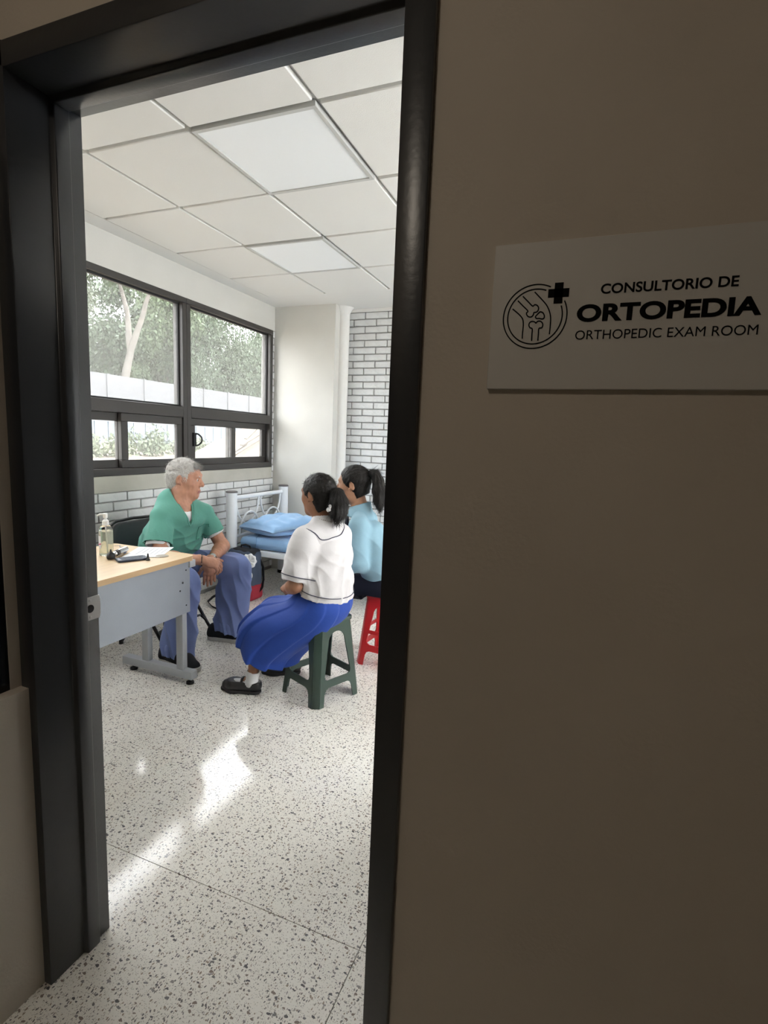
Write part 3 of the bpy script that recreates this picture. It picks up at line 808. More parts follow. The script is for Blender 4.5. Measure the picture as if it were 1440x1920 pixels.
M_CHROME = mat('chrome', (0.62, 0.63, 0.64), 0.18, 0.5, metal=1.0)
ot = thing('otoscope', 'black-headed chrome otoscope lying on the desk beside the bottle', 'otoscope', (-2.225, 1.925, DZ))
d_ = Vector((-0.062, 0.15, 0.0)); 
ot_h = [Vector((0, 0, 0.020)) + d_ * t for t in (0.10, 0.22, 0.24, 0.30, 0.32, 0.55, 0.57, 1.0, 1.02)]
MB().tube(ot_h, [0.010, 0.010, 0.013, 0.013, 0.0145, 0.0145, 0.0155, 0.0155, 0.012], 18).build('handle', M_CHROME, ot, smooth=30)
MB().tube([Vector((0, 0, 0.020)) + d_ * t for t in (0.30, 0.46)], 0.0158, 18).build('grip_band', M_RUB, ot, smooth=30)
MB().lathe([(0.006, 0.0), (0.019, 0.004), (0.021, 0.014), (0.020, 0.024), (0.014, 0.032), (0.009, 0.036), (0.0055, 0.040), (0.003, 0.052)], 20, (0.0, 0.0, 0.0)).build('head', M_RUB, ot, smooth=50)
ph = thing('mobile_phone', 'dark mobile phone lying face up on the desk', 'phone', (-2.128, 1.965, DZ), math.radians(-28))
MB().prism(rounded(-0.0365, 0.0365, -0.072, 0.072, 0.010), 'z', 0.001, 0.0125).build('phone_body', mat('navy_phone_case', (0.025, 0.035, 0.06), 0.35), ph, bevel=0.003)
MB().prism(rounded(-0.031, 0.031, -0.054, 0.060, 0.004), 'z', 0.0125, 0.0130).build('screen', mat('phone_screen', (0.10, 0.12, 0.17), 0.12), ph)
sc = thing('ear_speculum', 'small black cone-shaped ear speculum standing on the desk', 'speculum', (-2.055, 2.0, DZ))
MB().lathe([(0.0105, 0.0), (0.0105, 0.005), (0.008, 0.007), (0.0055, 0.018), (0.003, 0.036), (0.0022, 0.036)], 18).build('cone', M_RUB, sc, smooth=40)
pa = thing('paper_sheet', 'white printed paper form lying on the desk end', 'paper', (-2.195, 2.145, DZ), math.radians(-62))
pv = []; pf = []
for i in range(9):
    for j in range(7):
        u, v = -0.13 + 0.26 * i / 8, -0.095 + 0.19 * j / 6
        pv.append((u, v, 0.0008 + 0.010 * max(0, u - 0.05) ** 1.2 * 3 + 0.0006 * math.sin(9 * u + 20 * v)))
for i in range(8):
    for j in range(6): a = i * 7 + j; pf.append((a, a + 7, a + 8, a + 1))
k = len(pv); pv += [(x, y, z - 0.0006) for x, y, z in pv]
pf += [tuple(reversed([q + k for q in f])) for f in pf]
MB().add(pv, pf).build('sheet', mat('white_paper', (0.80, 0.81, 0.83), 0.7), pa, smooth=60)
for r_i in range(6):
    yy = 0.07 - 0.024 * r_i
    MB().box((-0.10, yy, 0.0014), (0.03 + 0.012 * ((r_i * 7) % 4), yy + 0.003, 0.0017)).build('printed_line', mat('grey_print', (0.35, 0.36, 0.40), 0.7), pa)
bp = thing('blister_packet', 'small blue and silver packet between the bottle and the otoscope', 'packet', (-2.305, 2.06, DZ), 0.6)
MB().box((-0.025, -0.018, 0.0), (0.025, 0.018, 0.004)).build('packet_body', mat('blue_packet', (0.10, 0.20, 0.42), 0.4), bp, bevel=0.001)
MB().box((-0.025, -0.018, 0.0041), (-0.004, 0.018, 0.0055)).build('silver_tab', M_CHROME, bp)
cn = thing('bead_chain', 'thin grey bead chain curled near the desk corner', 'chain', (-2.40, 2.155, DZ))
cm = MB()
for i in range(26):
    a = i * 0.45; cm.lathe([(0.0, 0.0), (0.0035, 0.0025), (0.0, 0.005)], 6, (-0.07 + 0.0055 * i, 0.014 * math.sin(a) + 0.012 * math.sin(0.21 * i), 0))
cm.build('beads', mat('grey_beads', (0.30, 0.31, 0.36), 0.4), cn)

# ---- folding chair under the seated man
ch = thing('folding_chair', 'black metal folding chair with padded vinyl back under the man in scrubs', 'chair', (-2.56, 2.64, 0))
W = 0.205
def P3(x, s, z): return (x, s * W, z)
for s in (-1, 1):
    MB().tube([P3(-0.255, s * 1.02, 0.78), P3(-0.235, s * 1.02, 0.66), P3(-0.10, s * 1.02, 0.44), P3(0.215, s * 1.02, 0.012)], 0.011, 10).build('front_leg', M_BLKMET, ch, smooth=40)
    MB().tube([P3(0.10, s * 0.94, 0.455), P3(-0.03, s * 0.94, 0.27), P3(-0.20, s * 0.94, 0.012)], 0.011, 10).build('rear_leg', M_BLKMET, ch, smooth=40)
    for xx, sy in ((0.215, 1.02), (-0.20, 0.94)):
        MB().lathe([(0.014, 0.0), (0.014, 0.03), (0.012, 0.032)], 12, (xx, s * W * sy, 0)).build('leg_tip', M_RUB, ch)
MB().tube([P3(0.155, -1.0, 0.10), P3(0.125, -0.9, 0.135), P3(0.118, -0.4, 0.14), P3(0.118, 0.4, 0.14), P3(0.125, 0.9, 0.135), P3(0.155, 1.0, 0.10)], 0.009, 8).build('front_stretcher', M_BLKMET, ch, smooth=40)
MB().tube([P3(-0.15, -0.93, 0.09), P3(-0.15, 0.93, 0.09)], 0.009, 8).build('rear_stretcher', M_BLKMET, ch, smooth=40)
def cushion(w, d, t, r, bulge, n=14):
    """pillow-like slab in XY with rounded outline"""
    m = MB(); out = rounded(-w / 2, w / 2, -d / 2, d / 2, r, 6); N_ = len(out); vs = []; fs = []
    rings = [(1.0, 0.0), (1.0, t * .5), (0.96, t * .85), (0.85, t), (0.5, t + bulge), (0.0, t + bulge * 1.2)]
    for s, z in rings:
        for p in out: vs.append((p[0] * s, p[1] * s, z))
    for i in range(len(rings) - 1):
        for j in range(N_): fs.append((i * N_ + j, i * N_ + (j + 1) % N_, (i + 1) * N_ + (j + 1) % N_, (i + 1) * N_ + j))
    fs.append(tuple(reversed(range(N_))))
    return m.add(vs, fs)
se = cushion(0.40, 0.41, 0.03, 0.06, 0.006).build('seat', M_CUSH, ch, smooth=50); se.location = (0.0, 0, 0.432)
bk = cushion(0.22, 0.43, 0.022, 0.085, 0.006).build('backrest', M_CUSH, ch, smooth=50)
bk.location = (-0.242, 0, 0.69); bk.rotation_euler = (0, math.radians(80), 0)
br = MB(); br.tube([(-0.255, -0.21, 0.60), (-0.262, -0.218, 0.70), (-0.272, -0.205, 0.77), (-0.28, -0.14, 0.802), (-0.282, 0, 0.808), (-0.28, 0.14, 0.802), (-0.272, 0.205, 0.77), (-0.262, 0.218, 0.70), (-0.255, 0.21, 0.60)], 0.011, 10)
br.build('back_hoop', M_BLKMET, ch, smooth=40)

# ---- bed standing out from the window wall
bed = thing('bed', 'white tubular metal bed frame with looped headboard under the window', 'bed', (-2.86, 4.14, 0))
HY = 0.415
for s in (-1, 1):
    p = MB().tube([(0, s * HY, 0.03), (0, s * HY, 0.895)], 0.047, 20).build('post', M_WHITEM, bed, smooth=40)
    MB().lathe([(0.049, 0.895), (0.051, 0.898), (0.051, 0.904), (0.045, 0.909)], 20, (0, s * HY, 0)).build('post_cap', M_CAPG, p, smooth=40)
    MB().lathe([(0.05, 0.0), (0.05, 0.03), (0.047, 0.032)], 20, (0, s * HY, 0)).build('post_foot', M_RUB, p, smooth=40)
    p2 = MB().tube([(1.92, s * HY, 0.03), (1.92, s * HY, 0.62)], 0.047, 20).build('post', M_WHITEM, bed, smooth=40)
    MB().lathe([(0.049, 0.62), (0.051, 0.624), (0.045, 0.634)], 20, (1.92, s * HY, 0)).build('post_cap', M_CAPG, p2, smooth=40)
    MB().box((0.0, s * (HY - 0.0) - 0.018, 0.365), (1.92, s * (HY - 0.0) + 0.018, 0.415)).build('side_rail', M_WHITEM, bed, bevel=0.004)
MB().tube([(0, -HY, 0.845), (0, HY, 0.845)], 0.019, 14).build('head_rail', M_WHITEM, bed, smooth=40)
MB().tube([(0, -HY, 0.50), (0, HY, 0.50)], 0.016, 14).build('head_rail', M_WHITEM, bed, smooth=40)
MB().tube([(1.92, -HY, 0.58), (1.92, HY, 0.58)], 0.019, 14).build('foot_rail', M_WHITEM, bed, smooth=40)
MB().box((1.90, -HY, 0.365), (1.94, HY, 0.415)).build('foot_rail', M_WHITEM, bed)
MB().box((-0.02, -HY, 0.365), (0.02, HY, 0.415)).build('cross_rail', M_WHITEM, bed)
for c in (-0.185, 0.185):
    U = [(0.0, c + 0.17 * math.cos(PI + PI * i / 20), 0.835 + 0.235 * math.sin(PI + PI * i / 20)) for i in range(21)]
    MB().tube(U, 0.0085, 8).build('headboard_loop', M_WHITEM, bed, smooth=40)
    U = [(0.012, c + 0.02 + 0.155 * math.cos(PI - PI * i / 20), 0.505 + 0.20 * math.sin(PI - PI * i / 20)) for i in range(21)]
    MB().tube(U, 0.0085, 8).build('headboard_loop', M_WHITEM, bed, smooth=40)
for i in range(12):
    x = 0.12 + 0.155 * i
    MB().box((x, -HY + 0.018, 0.392), (x + 0.06, HY - 0.018, 0.402)).build('slat', M_WHITEM, bed)

def wrinkle_box(lx, ly, lz, r, amp, seed, res=0.02):
    """rounded slab with soft creases, centred in x/y, bottom at 0"""
    bm = bmesh.new(); bmesh.ops.create_cube(bm, size=1)
    bmesh.ops.scale(bm, vec=(lx - 2 * r, ly - 2 * r, max(lz - 2 * r, 0.001)), verts=bm.verts)
    bmesh.ops.bevel(bm, geom=list(bm.edges), offset=0.0001, segments=1, affect='EDGES')
    bm.free()
    nx, ny = int(lx / res), int(ly / res); rng = random.Random(seed)
    V = []; F = []
    ph = [(rng.uniform(-22, 22), rng.uniform(-22, 22), rng.uniform(0, 6)) for _ in range(7)]
    def zfun(x, y, top):
        ex = max(0, abs(x) - (lx / 2 - r)); ey = max(0, abs(y) - (ly / 2 - r)); e = min(1, math.hypot(ex, ey) / r)
        z = r * math.sqrt(max(0, 1 - e * e))
        w = sum(math.sin(a * x + b * y + c + 2 * math.sin(5 * x + 3 * y)) for a, b, c in ph) / 7
        return (lz - r + z + amp * w * (1 - 0.3 * e)) if top else (r - z)
    for top in (1, 0):
        for i in range(nx + 1):
            for j in range(ny + 1):
                x = -lx / 2 + lx * i / nx; y = -ly / 2 + ly * j / ny
                ex = abs(x) - (lx / 2 - r); ey = abs(y) - (ly / 2 - r)
                if ex > 0 and ey > 0:
                    h = math.hypot(ex, ey)
                    if h > r: x = math.copysign(lx / 2 - r + ex * r / h, x); y = math.copysign(ly / 2 - r + ey * r / h, y)
                V.append((x, y, zfun(x, y, top)))
    st_ = (nx + 1) * (ny + 1)
    for i in range(nx):
        for j in range(ny):
            a = i * (ny + 1) + j; F.append((a, a + ny + 1, a + ny + 2, a + 1)); F.append((st_ + a, st_ + a + 1, st_ + a + ny + 2, st_ + a + ny + 1))
    bd_ = [i * (ny + 1) for i in range(nx + 1)] + [nx * (ny + 1) + j for j in range(1, ny + 1)] + [i * (ny + 1) + ny for i in range(nx - 1, -1, -1)] + [j for j in range(ny - 1, 0, -1)]
    for q in range(len(bd_)):
        a, b = bd_[q], bd_[(q + 1) % len(bd_)]; F.append((a, b, b + st_, a + st_))
    return MB().add(V, F)
mt = thing('mattress', 'thin mattress in a sky blue sheet on the white bed frame', 'mattress', (-1.90, 4.14, 0.4155))
wrinkle_box(1.78, 0.83, 0.100, 0.045, 0.006, 3).build('mattress_cover', M_SHEET, mt, smooth=70)
MB().tube([(-0.70, -0.42, 0.02), (-0.70, -0.418, 0.07), (-0.72, -0.39, 0.097), (-0.76, -0.30, 0.105), (-0.78, -0.1, 0.106)], 0.0025, 6).build('sheet_seam', mat('sheet_seam', (0.13, 0.27, 0.5), 0.8), mt)

# ---- pillow
pl = thing('pillow', 'plump sky blue pillow lying on the bed by the headboard', 'pillow', (-2.53, 4.03, 0.518), math.radians(-14))
def pillow_mesh(lx, ly, h, n=40):
    V = []; F = []
    for top in (1, -1):
        for i in range(n + 1):
            for j in range(n + 1):
                u = -1 + 2 * i / n; v = -1 + 2 * j / n
                e = ((1 - abs(u) ** 2.6) * (1 - abs(v) ** 2.6)) ** 0.42 if abs(u) < 1 and abs(v) < 1 else 0
                pin = 1 - 0.09 * (1 - u * u) * abs(v) ** 3
                pin2 = 1 - 0.09 * (1 - v * v) * abs(u) ** 3
                w = 0.010 * math.sin(9 * u + 4 * v) * e + 0.008 * math.sin(13 * v - 6 * u + 1) * e * (abs(u) + abs(v)) / 2 + 0.006 * math.sin(21 * u * v + 5 * u)
                z = h * (0.42 + (0.58 if top > 0 else -0.42) * e) + (w * e if top > 0 else 0)
                if e == 0: z = h * 0.42
                V.append((u * lx / 2 * pin2, v * ly / 2 * pin, max(0.002, z)))
    s = (n + 1) ** 2
    for i in range(n):
        for j in range(n):
            a = i * (n + 1) + j; F.append((a, a + n + 1, a + n + 2, a + 1)); F.append((s + a, s + a + 1, s + a + n + 2, s + a + n + 1))
    m = MB().add(V, F); return m
po = pillow_mesh(0.44, 0.64, 0.175).mesh('pillow_cover', smooth=80)
bm = bmesh.new(); bm.from_mesh(po); bmesh.ops.remove_doubles(bm, verts=bm.verts, dist=0.0005); bm.to_mesh(po); bm.free(); po.shade_smooth()
po.materials.append(M_SHEET); link('pillow_cover', po, pl)

# ---- plastic stools
def make_stool(name, label, m, loc, rz, extra_bar=False, group='stackable plastic stools'):
    t = thing(name, label, 'stool', loc, rz, group)
    H_, B, T = 0.437, 0.158, 0.118           # height, half base, half top
    slope = math.atan2(B - T, H_); Ls = H_ / math.cos(slope)
    def hw(s): return B + (T - B) * s / Ls
    cw = 0.027                                # corner chamfer
    outer = []
    o_l = lambda s: -(hw(s) - cw); 
    foot = 0.028
    # outline of a side frame: two legs, arch on top, stretcher at a quarter of the height
    z1, z2 = 0.095, 0.135
    pts = [(-(hw(0) - cw), 0), (-(hw(0) - cw - foot), 0)]
    r = 0.03
    pts += [(-(hw(z1) - cw - foot), z1 - r), (-(hw(z1) - cw - foot - r * .35), z1 - r * .3), (-(hw(z1) - cw - foot - r), z1)]
    pts += [(-x, y) for x, y in reversed(pts)]
    pts += [(hw(Ls) - cw, Ls), (-(hw(Ls) - cw), Ls)]
    wi = hw(z2) - cw - 0.030
    top_in = hw(Ls * .86) - cw - 0.040
    zt = Ls - 0.052
    hole = [(-wi + 0.02, z2), (wi - 0.02, z2), (wi - 0.004, z2 + 0.008), (wi, z2 + 0.025)]
    for i in range(13):
        a = PI * i / 12
        hole.append((top_in * math.cos(a), zt - top_in * 0.95 + top_in * 0.95 * math.sin(a)))
    hole += [(-wi, z2 + 0.025), (-wi + 0.004, z2 + 0.008)]
    polys = [pts, hole]
    me = curve_plate(polys, 0.007, 'side_frame'); me.materials.append(m)
    for k in range(4):
        o = link('side_frame', me, t)
        R = Matrix.Rotation(PI / 2 * k, 4, 'Z') @ Matrix.Translation((0, -B, 0)) @ Matrix.Rotation(PI / 2 - slope, 4, 'X')
        o.matrix_local = R
    if extra_bar:
        for k in range(4):
            o = MB().box((-(hw(0.215) - cw - 0.03), 0.205, -0.003), (hw(0.215) - cw - 0.03, 0.228, 0.003)).build('upper_stretcher', m, t)
            o.matrix_local = Matrix.Rotation(PI / 2 * k, 4, 'Z') @ Matrix.Translation((0, -B, 0)) @ Matrix.Rotation(PI / 2 - slope, 4, 'X')
    for k in range(4):
        lm = MB(); vs = []
        for z_, h in ((0.0, B), (H_, T)):
            q = 0.0035
            vs += [(-(h - cw) - 0.002, -h - q, z_), (-h - q, -(h - cw) - 0.002, z_), (-h + 0.004, -(h - cw) + 0.003, z_), (-(h - cw) + 0.003, -h + 0.004, z_)]
        lm.add(vs, [(0, 1, 5, 4), (1, 2, 6, 5), (2, 3, 7, 6), (3, 0, 4, 7), (0, 3, 2, 1), (4, 5, 6, 7)])
        o = lm.build('leg', m, t, bevel=0.002); o.rotation_euler = (0, 0, PI / 2 * k)
    MB().prism(rounded(-T - 0.006, T + 0.006, -T - 0.006, T + 0.006, 0.03), 'z', H_ - 0.012, H_ + 0.010).build('seat', m, t, bevel=0.005)
    return t
make_stool('plastic_stool', 'dark green plastic stool under the girl in the white blouse', M_GREEN, (-1.28, 2.448, 0), math.radians(66.5 - 90))
make_stool('plastic_stool', 'red plastic stool under the girl in the light blue jacket', M_RED, (-1.083, 3.008, 0), math.radians(-6), True)
# ================================================================== ORGANIC SHAPES (distance fields)
def A(*v): return np.array(v if len(v) > 1 else v[0], dtype=np.float64)
def unit(v): v = np.asarray(v, float); return v / np.linalg.norm(v)
class Field:
    def __init__(s, lo, hi, h):
        s.lo = A(lo); s.h = h; n = np.ceil((A(hi) - s.lo) / h).astype(int) + 1
        s.n = n; s.D = np.full(n, 0.3, np.float32)
        s.ax = [(s.lo[i] + h * np.arange(n[i])).astype(np.float32) for i in range(3)]
    def region(s, lo, hi, m):
        a = np.clip(np.floor((A(lo) - m - s.lo) / s.h).astype(int), 0, s.n)
        b = np.clip(np.ceil((A(hi) + m - s.lo) / s.h).astype(int) + 1, 0, s.n)
        return tuple(slice(a[i], b[i]) for i in range(3))
    def ev(s, prim, m):
        fn, lo, hi = prim; sl = s.region(lo, hi, m)
        if any(q.stop <= q.start for q in sl): return sl, None
        return sl, fn(s.ax[0][sl[0]][:, None, None], s.ax[1][sl[1]][None, :, None], s.ax[2][sl[2]][None, None, :])
    def add(s, prim, k=0.02):
        sl, d = s.ev(prim, k + 0.02)
        if d is None: return s
        a = s.D[sl]; h = np.maximum(k - np.abs(a - d), 0) / k
        s.D[sl] = np.minimum(a, d) - h * h * k * 0.25
        return s
    def sub(s, prim, k=0.006):
        sl, d = s.ev(prim, k + 0.02)
        if d is None: return s
        a = s.D[sl]; d = -d; h = np.maximum(k - np.abs(a - d), 0) / k
        s.D[sl] = np.maximum(a, d) + h * h * k * 0.25
        return s
    def cut(s, p, n, lo=None, hi=None):
        """remove what lies on the side n points to"""
        n = unit(n); p = A(p)
        sl = s.region(lo, hi, 0) if lo is not None else tuple(slice(0, q) for q in s.n)
        X, Y, Z = s.ax[0][sl[0]][:, None, None], s.ax[1][sl[1]][None, :, None], s.ax[2][sl[2]][None, None, :]
        s.D[sl] = np.maximum(s.D[sl], ((X - p[0]) * n[0] + (Y - p[1]) * n[1] + (Z - p[2]) * n[2]).astype(np.float32))
        return s
    def keep(s, prim, off=0.0):
        fn, lo, hi = prim
        d = fn(s.ax[0][:, None, None], s.ax[1][None, :, None], s.ax[2][None, None, :])
        s.D = np.maximum(s.D, d.astype(np.float32) - off); return s
    def sample(s, P):
        q = (np.asarray(P, float) - s.lo) / s.h; q = np.clip(q, 0, s.n - 1.001); i = q.astype(int); f = q - i
        r = 0
        for a in (0, 1):
            for b in (0, 1):
                for c in (0, 1):
                    w = (f[:, 0] if a else 1 - f[:, 0]) * (f[:, 1] if b else 1 - f[:, 1]) * (f[:, 2] if c else 1 - f[:, 2])
                    r = r + w * s.D[i[:, 0] + a, i[:, 1] + b, i[:, 2] + c]
        return r
    def grad(s, P):
        e = s.h; g = np.stack([s.sample(P + np.eye(3)[k] * e) - s.sample(P - np.eye(3)[k] * e) for k in range(3)], 1)
        return g / np.maximum(np.linalg.norm(g, axis=1, keepdims=True), 1e-9)
    def hit(s, c, d, r0=0.0, r1=0.5, first=False):
        """outermost surface crossing along rays c + t d"""
        c = np.asarray(c, float); d = np.asarray(d, float); t = np.linspace(r1, r0, int((r1 - r0) / 0.002))
        out = []
        for ci, di in zip(c, d):
            di = di / np.linalg.norm(di); P = ci + t[:, None] * di; v = s.sample(P)
            if first:
                P = P[::-1]; v = v[::-1]; i0 = np.argmax(v < 0); k = i0 + np.argmax(v[i0:] > 0); out.append(P[k]); continue
            k = np.argmax(v < 0)
            out.append(P[k] if v[k] < 0 else ci)
        return np.array(out)
    def mesh(s):
        D = s.D; ins = D < 0
        c = [ins[a:a + D.shape[0] - 1, b:b + D.shape[1] - 1, e:e + D.shape[2] - 1] for a in (0, 1) for b in (0, 1) for e in (0, 1)]
        anyi = c[0].copy(); alli = c[0].copy()
        for q in c[1:]: anyi |= q; alli &= q
        act = anyi & ~alli
        I = np.argwhere(act); N = len(I)
        idx = np.full(act.shape, -1, np.int32); idx[act] = np.arange(N, dtype=np.int32)
        off = [(a, b, e) for a in (0, 1) for b in (0, 1) for e in (0, 1)]
        val = np.stack([D[I[:, 0] + o[0], I[:, 1] + o[1], I[:, 2] + o[2]] for o in off], 1).astype(np.float64)
        acc = np.zeros((N, 3)); cnt = np.zeros(N)
        for i in range(8):
            for j in range(i + 1, 8):
                if sum(abs(off[i][k] - off[j][k]) for k in range(3)) != 1: continue
                a, b = val[:, i], val[:, j]; m = (a < 0) != (b < 0)
                t = np.where(m, a / np.where(m, a - b, 1), 0)
                p = A(off[i])[None] + t[:, None] * (A(off[j]) - A(off[i]))[None]
                acc += np.where(m[:, None], p, 0); cnt += m
        V = s.lo + s.h * (I + acc / cnt[:, None])
        F = []
        for ax in range(3):
            sl0 = [slice(0, None)] * 3; sl1 = [slice(0, None)] * 3
            sl0[ax] = slice(0, -1); sl1[ax] = slice(1, None)
            a = ins[tuple(sl0)]; b = ins[tuple(sl1)]
            E = np.argwhere(a != b)
            o1, o2 = [(1, 2), (2, 0), (0, 1)][ax]
            ok = (E[:, o1] >= 1) & (E[:, o2] >= 1) & (E[:, o1] < act.shape[o1]) & (E[:, o2] < act.shape[o2]); E = E[ok]
            inside = a[E[:, 0], E[:, 1], E[:, 2]]
            def cell(d1, d2):
                q = E.copy(); q[:, o1] += d1; q[:, o2] += d2; return idx[q[:, 0], q[:, 1], q[:, 2]]
            Q = np.stack([cell(-1, -1), cell(0, -1), cell(0, 0), cell(-1, 0)], 1)
            Q[~inside] = Q[~inside][:, ::-1]
            F.append(Q)
        F = np.concatenate(F); F = F[(F >= 0).all(1)]
        return V, F

def RC(a, b, r1, r2, ax=None, s=1.0, cuts=()):
    a, b = A(a), A(b); ab = b - a; L2 = float(ab @ ab) or 1e-9; R = max(r1, r2) * max(s, 1.0)
    axu = unit(ax) if ax is not None else None
    def fn(X, Y, Z):
        px, py, pz = X - a[0], Y - a[1], Z - a[2]
        t = np.clip((px * ab[0] + py * ab[1] + pz * ab[2]) / L2, 0, 1)
        wx, wy, wz = px - t * ab[0], py - t * ab[1], pz - t * ab[2]
        q = wx * wx + wy * wy + wz * wz
        if axu is not None:
            e = wx * axu[0] + wy * axu[1] + wz * axu[2]; q = q - e * e * (1 - 1 / (s * s))
        d = np.sqrt(np.maximum(q, 0)) - (r1 + t * (r2 - r1))
        for (p, n) in cuts:
            n = unit(n); d = np.maximum(d, (X - p[0]) * n[0] + (Y - p[1]) * n[1] + (Z - p[2]) * n[2])
        return d.astype(np.float32)
    return fn, np.minimum(a, b) - R, np.maximum(a, b) + R
def EL(c, rad, B=None):
    c = A(c); rad = A(rad); B = np.eye(3) if B is None else np.asarray(B, float); R = rad.max()
    def fn(X, Y, Z):
        x, y, z = X - c[0], Y - c[1], Z - c[2]
        q = [(x * B[i][0] + y * B[i][1] + z * B[i][2]) / rad[i] for i in range(3)]
        k0 = np.sqrt(q[0] ** 2 + q[1] ** 2 + q[2] ** 2); k1 = np.sqrt((q[0] / rad[0]) ** 2 + (q[1] / rad[1]) ** 2 + (q[2] / rad[2]) ** 2)
        return (k0 * (k0 - 1) / np.maximum(k1, 1e-6)).astype(np.float32)
    return fn, c - R, c + R
def BX(c, half, r, B=None):
    c = A(c); half = A(half); B = np.eye(3) if B is None else np.asarray(B, float); R = np.linalg.norm(half)
    def fn(X, Y, Z):
        x, y, z = X - c[0], Y - c[1], Z - c[2]
        q = [np.abs(x * B[i][0] + y * B[i][1] + z * B[i][2]) - (half[i] - r) for i in range(3)]
        o = np.sqrt(sum(np.maximum(v, 0) ** 2 for v in q)); i_ = np.minimum(np.maximum(np.maximum(q[0], q[1]), q[2]), 0)
        return (o + i_ - r).astype(np.float32)
    return fn, c - R, c + R

def pnoise(P, freq, seed, n=7):
    r = np.random.default_rng(seed); out = 0
    for i in range(n):
        k = r.normal(size=3); k = k / np.linalg.norm(k) * freq * r.uniform(.6, 1.5)
        out = out + np.sin(P @ k + r.uniform(0, 6.3))
    return out / math.sqrt(n)
def ridges(P, axis, freq, seed, warp=0.6):
    """soft parallel folds running across 'axis'"""
    ph = P @ unit(axis) * freq + warp * pnoise(P, freq * 0.35, seed) * 2
    return 1 - 2 * np.abs(np.sin(ph * 0.5)) ** 0.8
def field_obj(name, F, mats, parent, disp=None, smooth=2, origin=(0, 0, 0), matfn=None):
    V, Q = F.mesh()
    for _ in range(smooth):
        acc = np.zeros_like(V); cnt = np.zeros(len(V))
        for i in range(4):
            a, b = Q[:, i], Q[:, (i + 1) % 4]
            np.add.at(acc, a, V[b]); np.add.at(cnt, a, 1); np.add.at(acc, b, V[a]); np.add.at(cnt, b, 1)
        V = 0.5 * V + 0.5 * acc / np.maximum(cnt, 1)[:, None]
    N = F.grad(V)
    if disp is not None: V = V + N * disp(V, N)[:, None]
    o = np_mesh(name, V - A(origin), Q, mats, parent, smooth=True)
    if matfn is not None:
        C = V[Q].mean(1); o.data.polygons.foreach_set('material_index', matfn(C).astype(np.int32)); o.data.update()
    return o, V, N

# ---------------------------------------------------------------- anatomy
def frame_of(f, up=(0, 0, 1)):
    f = unit(f); l = unit(np.cross(up, f)); u = np.cross(f, l); return np.array([f, l, u])
def add_head(F, c, B, s, neck_base, neck_r=0.056, female=False):
    c = A(c)
    def W(x, y, z): return c + s * (x * B[0] + y * B[1] + z * B[2])
    def e(x, y, z, rx, ry, rz, k=0.02): F.add(EL(W(x, y, z), (rx * s, ry * s, rz * s), B), k * s)
    e(-.012, 0, .035, .100, .078, .090, .01)
    e(.030, 0, -.012, .066, .064, .100, .03)
    e(.030, 0, -.068, .058, .054 if not female else .050, .048, .03)
    e(.070, 0, -.100, .022, .026, .020, .03)
    for q in (-1, 1):
        e(.058, q * .040, -.018, .028, .022, .026, .025)
        e(.0, q * .052, -.070, .030, .014, .028, .03)
    F.add(RC(W(.083, -.036, .032), W(.083, .036, .032), .012 * s, .012 * s), .02 * s)
    for q in (-1, 1):
        F.sub(EL(W(.101, q * .031, .010), (.015 * s, .019 * s, .012 * s), B), .012 * s)
        e(.080, q * .031, .0085, .0130, .016, .0115, .004)
        F.sub(EL(W(.0965, q * .032, .0085), (.008 * s, .0115 * s, .0042 * s), B), .002 * s)
    F.add(RC(W(.090, 0, .022), W(.112, 0, -.020), .008 * s, .012 * s), .012 * s)
    e(.111, 0, -.024, .011, .0105, .010, .008)
    for q in (-1, 1): e(.101, q * .0125, -.028, .010, .0075, .0085, .006)
    F.add(RC(W(.0945, -.019, -.060), W(.0945, .019, -.060), .0055 * s, .0055 * s), .008 * s)
    e(.0975, 0, -.0595, .0065, .012, .0055, .006)
    F.add(RC(W(.0925, -.014, -.071), W(.0925, .014, -.071), .0065 * s, .0065 * s), .008 * s)
    F.sub(RC(W(.1005, -.020, -.0655), W(.1005, .020, -.0655), .0022 * s, .0022 * s), .003 * s)
    for q in (-1, 1):
        Be = frame_of(B[0] * .95 - B[2] * .25 + q * B[1] * .25, B[2])
        F.add(EL(W(-.010, q * .080, .0), (.0185 * s, .0085 * s, .032 * s), Be), .006 * s)
        F.sub(EL(W(-.006, q * .089, .002), (.010 * s, .007 * s, .018 * s), Be), .004 * s)
        F.add(EL(W(.006, q * .079, -.024), (.009 * s, .006 * s, .010 * s), Be), .006 * s)
    F.add(RC(W(-.022, 0, -.055), neck_base, neck_r * s, neck_r * s * 1.12), .03)
    return W
def rot(v, axis, ang):
    v = A(v); k = unit(axis); return v * math.cos(ang) + np.cross(k, v) * math.sin(ang) + k * (k @ v) * (1 - math.cos(ang))
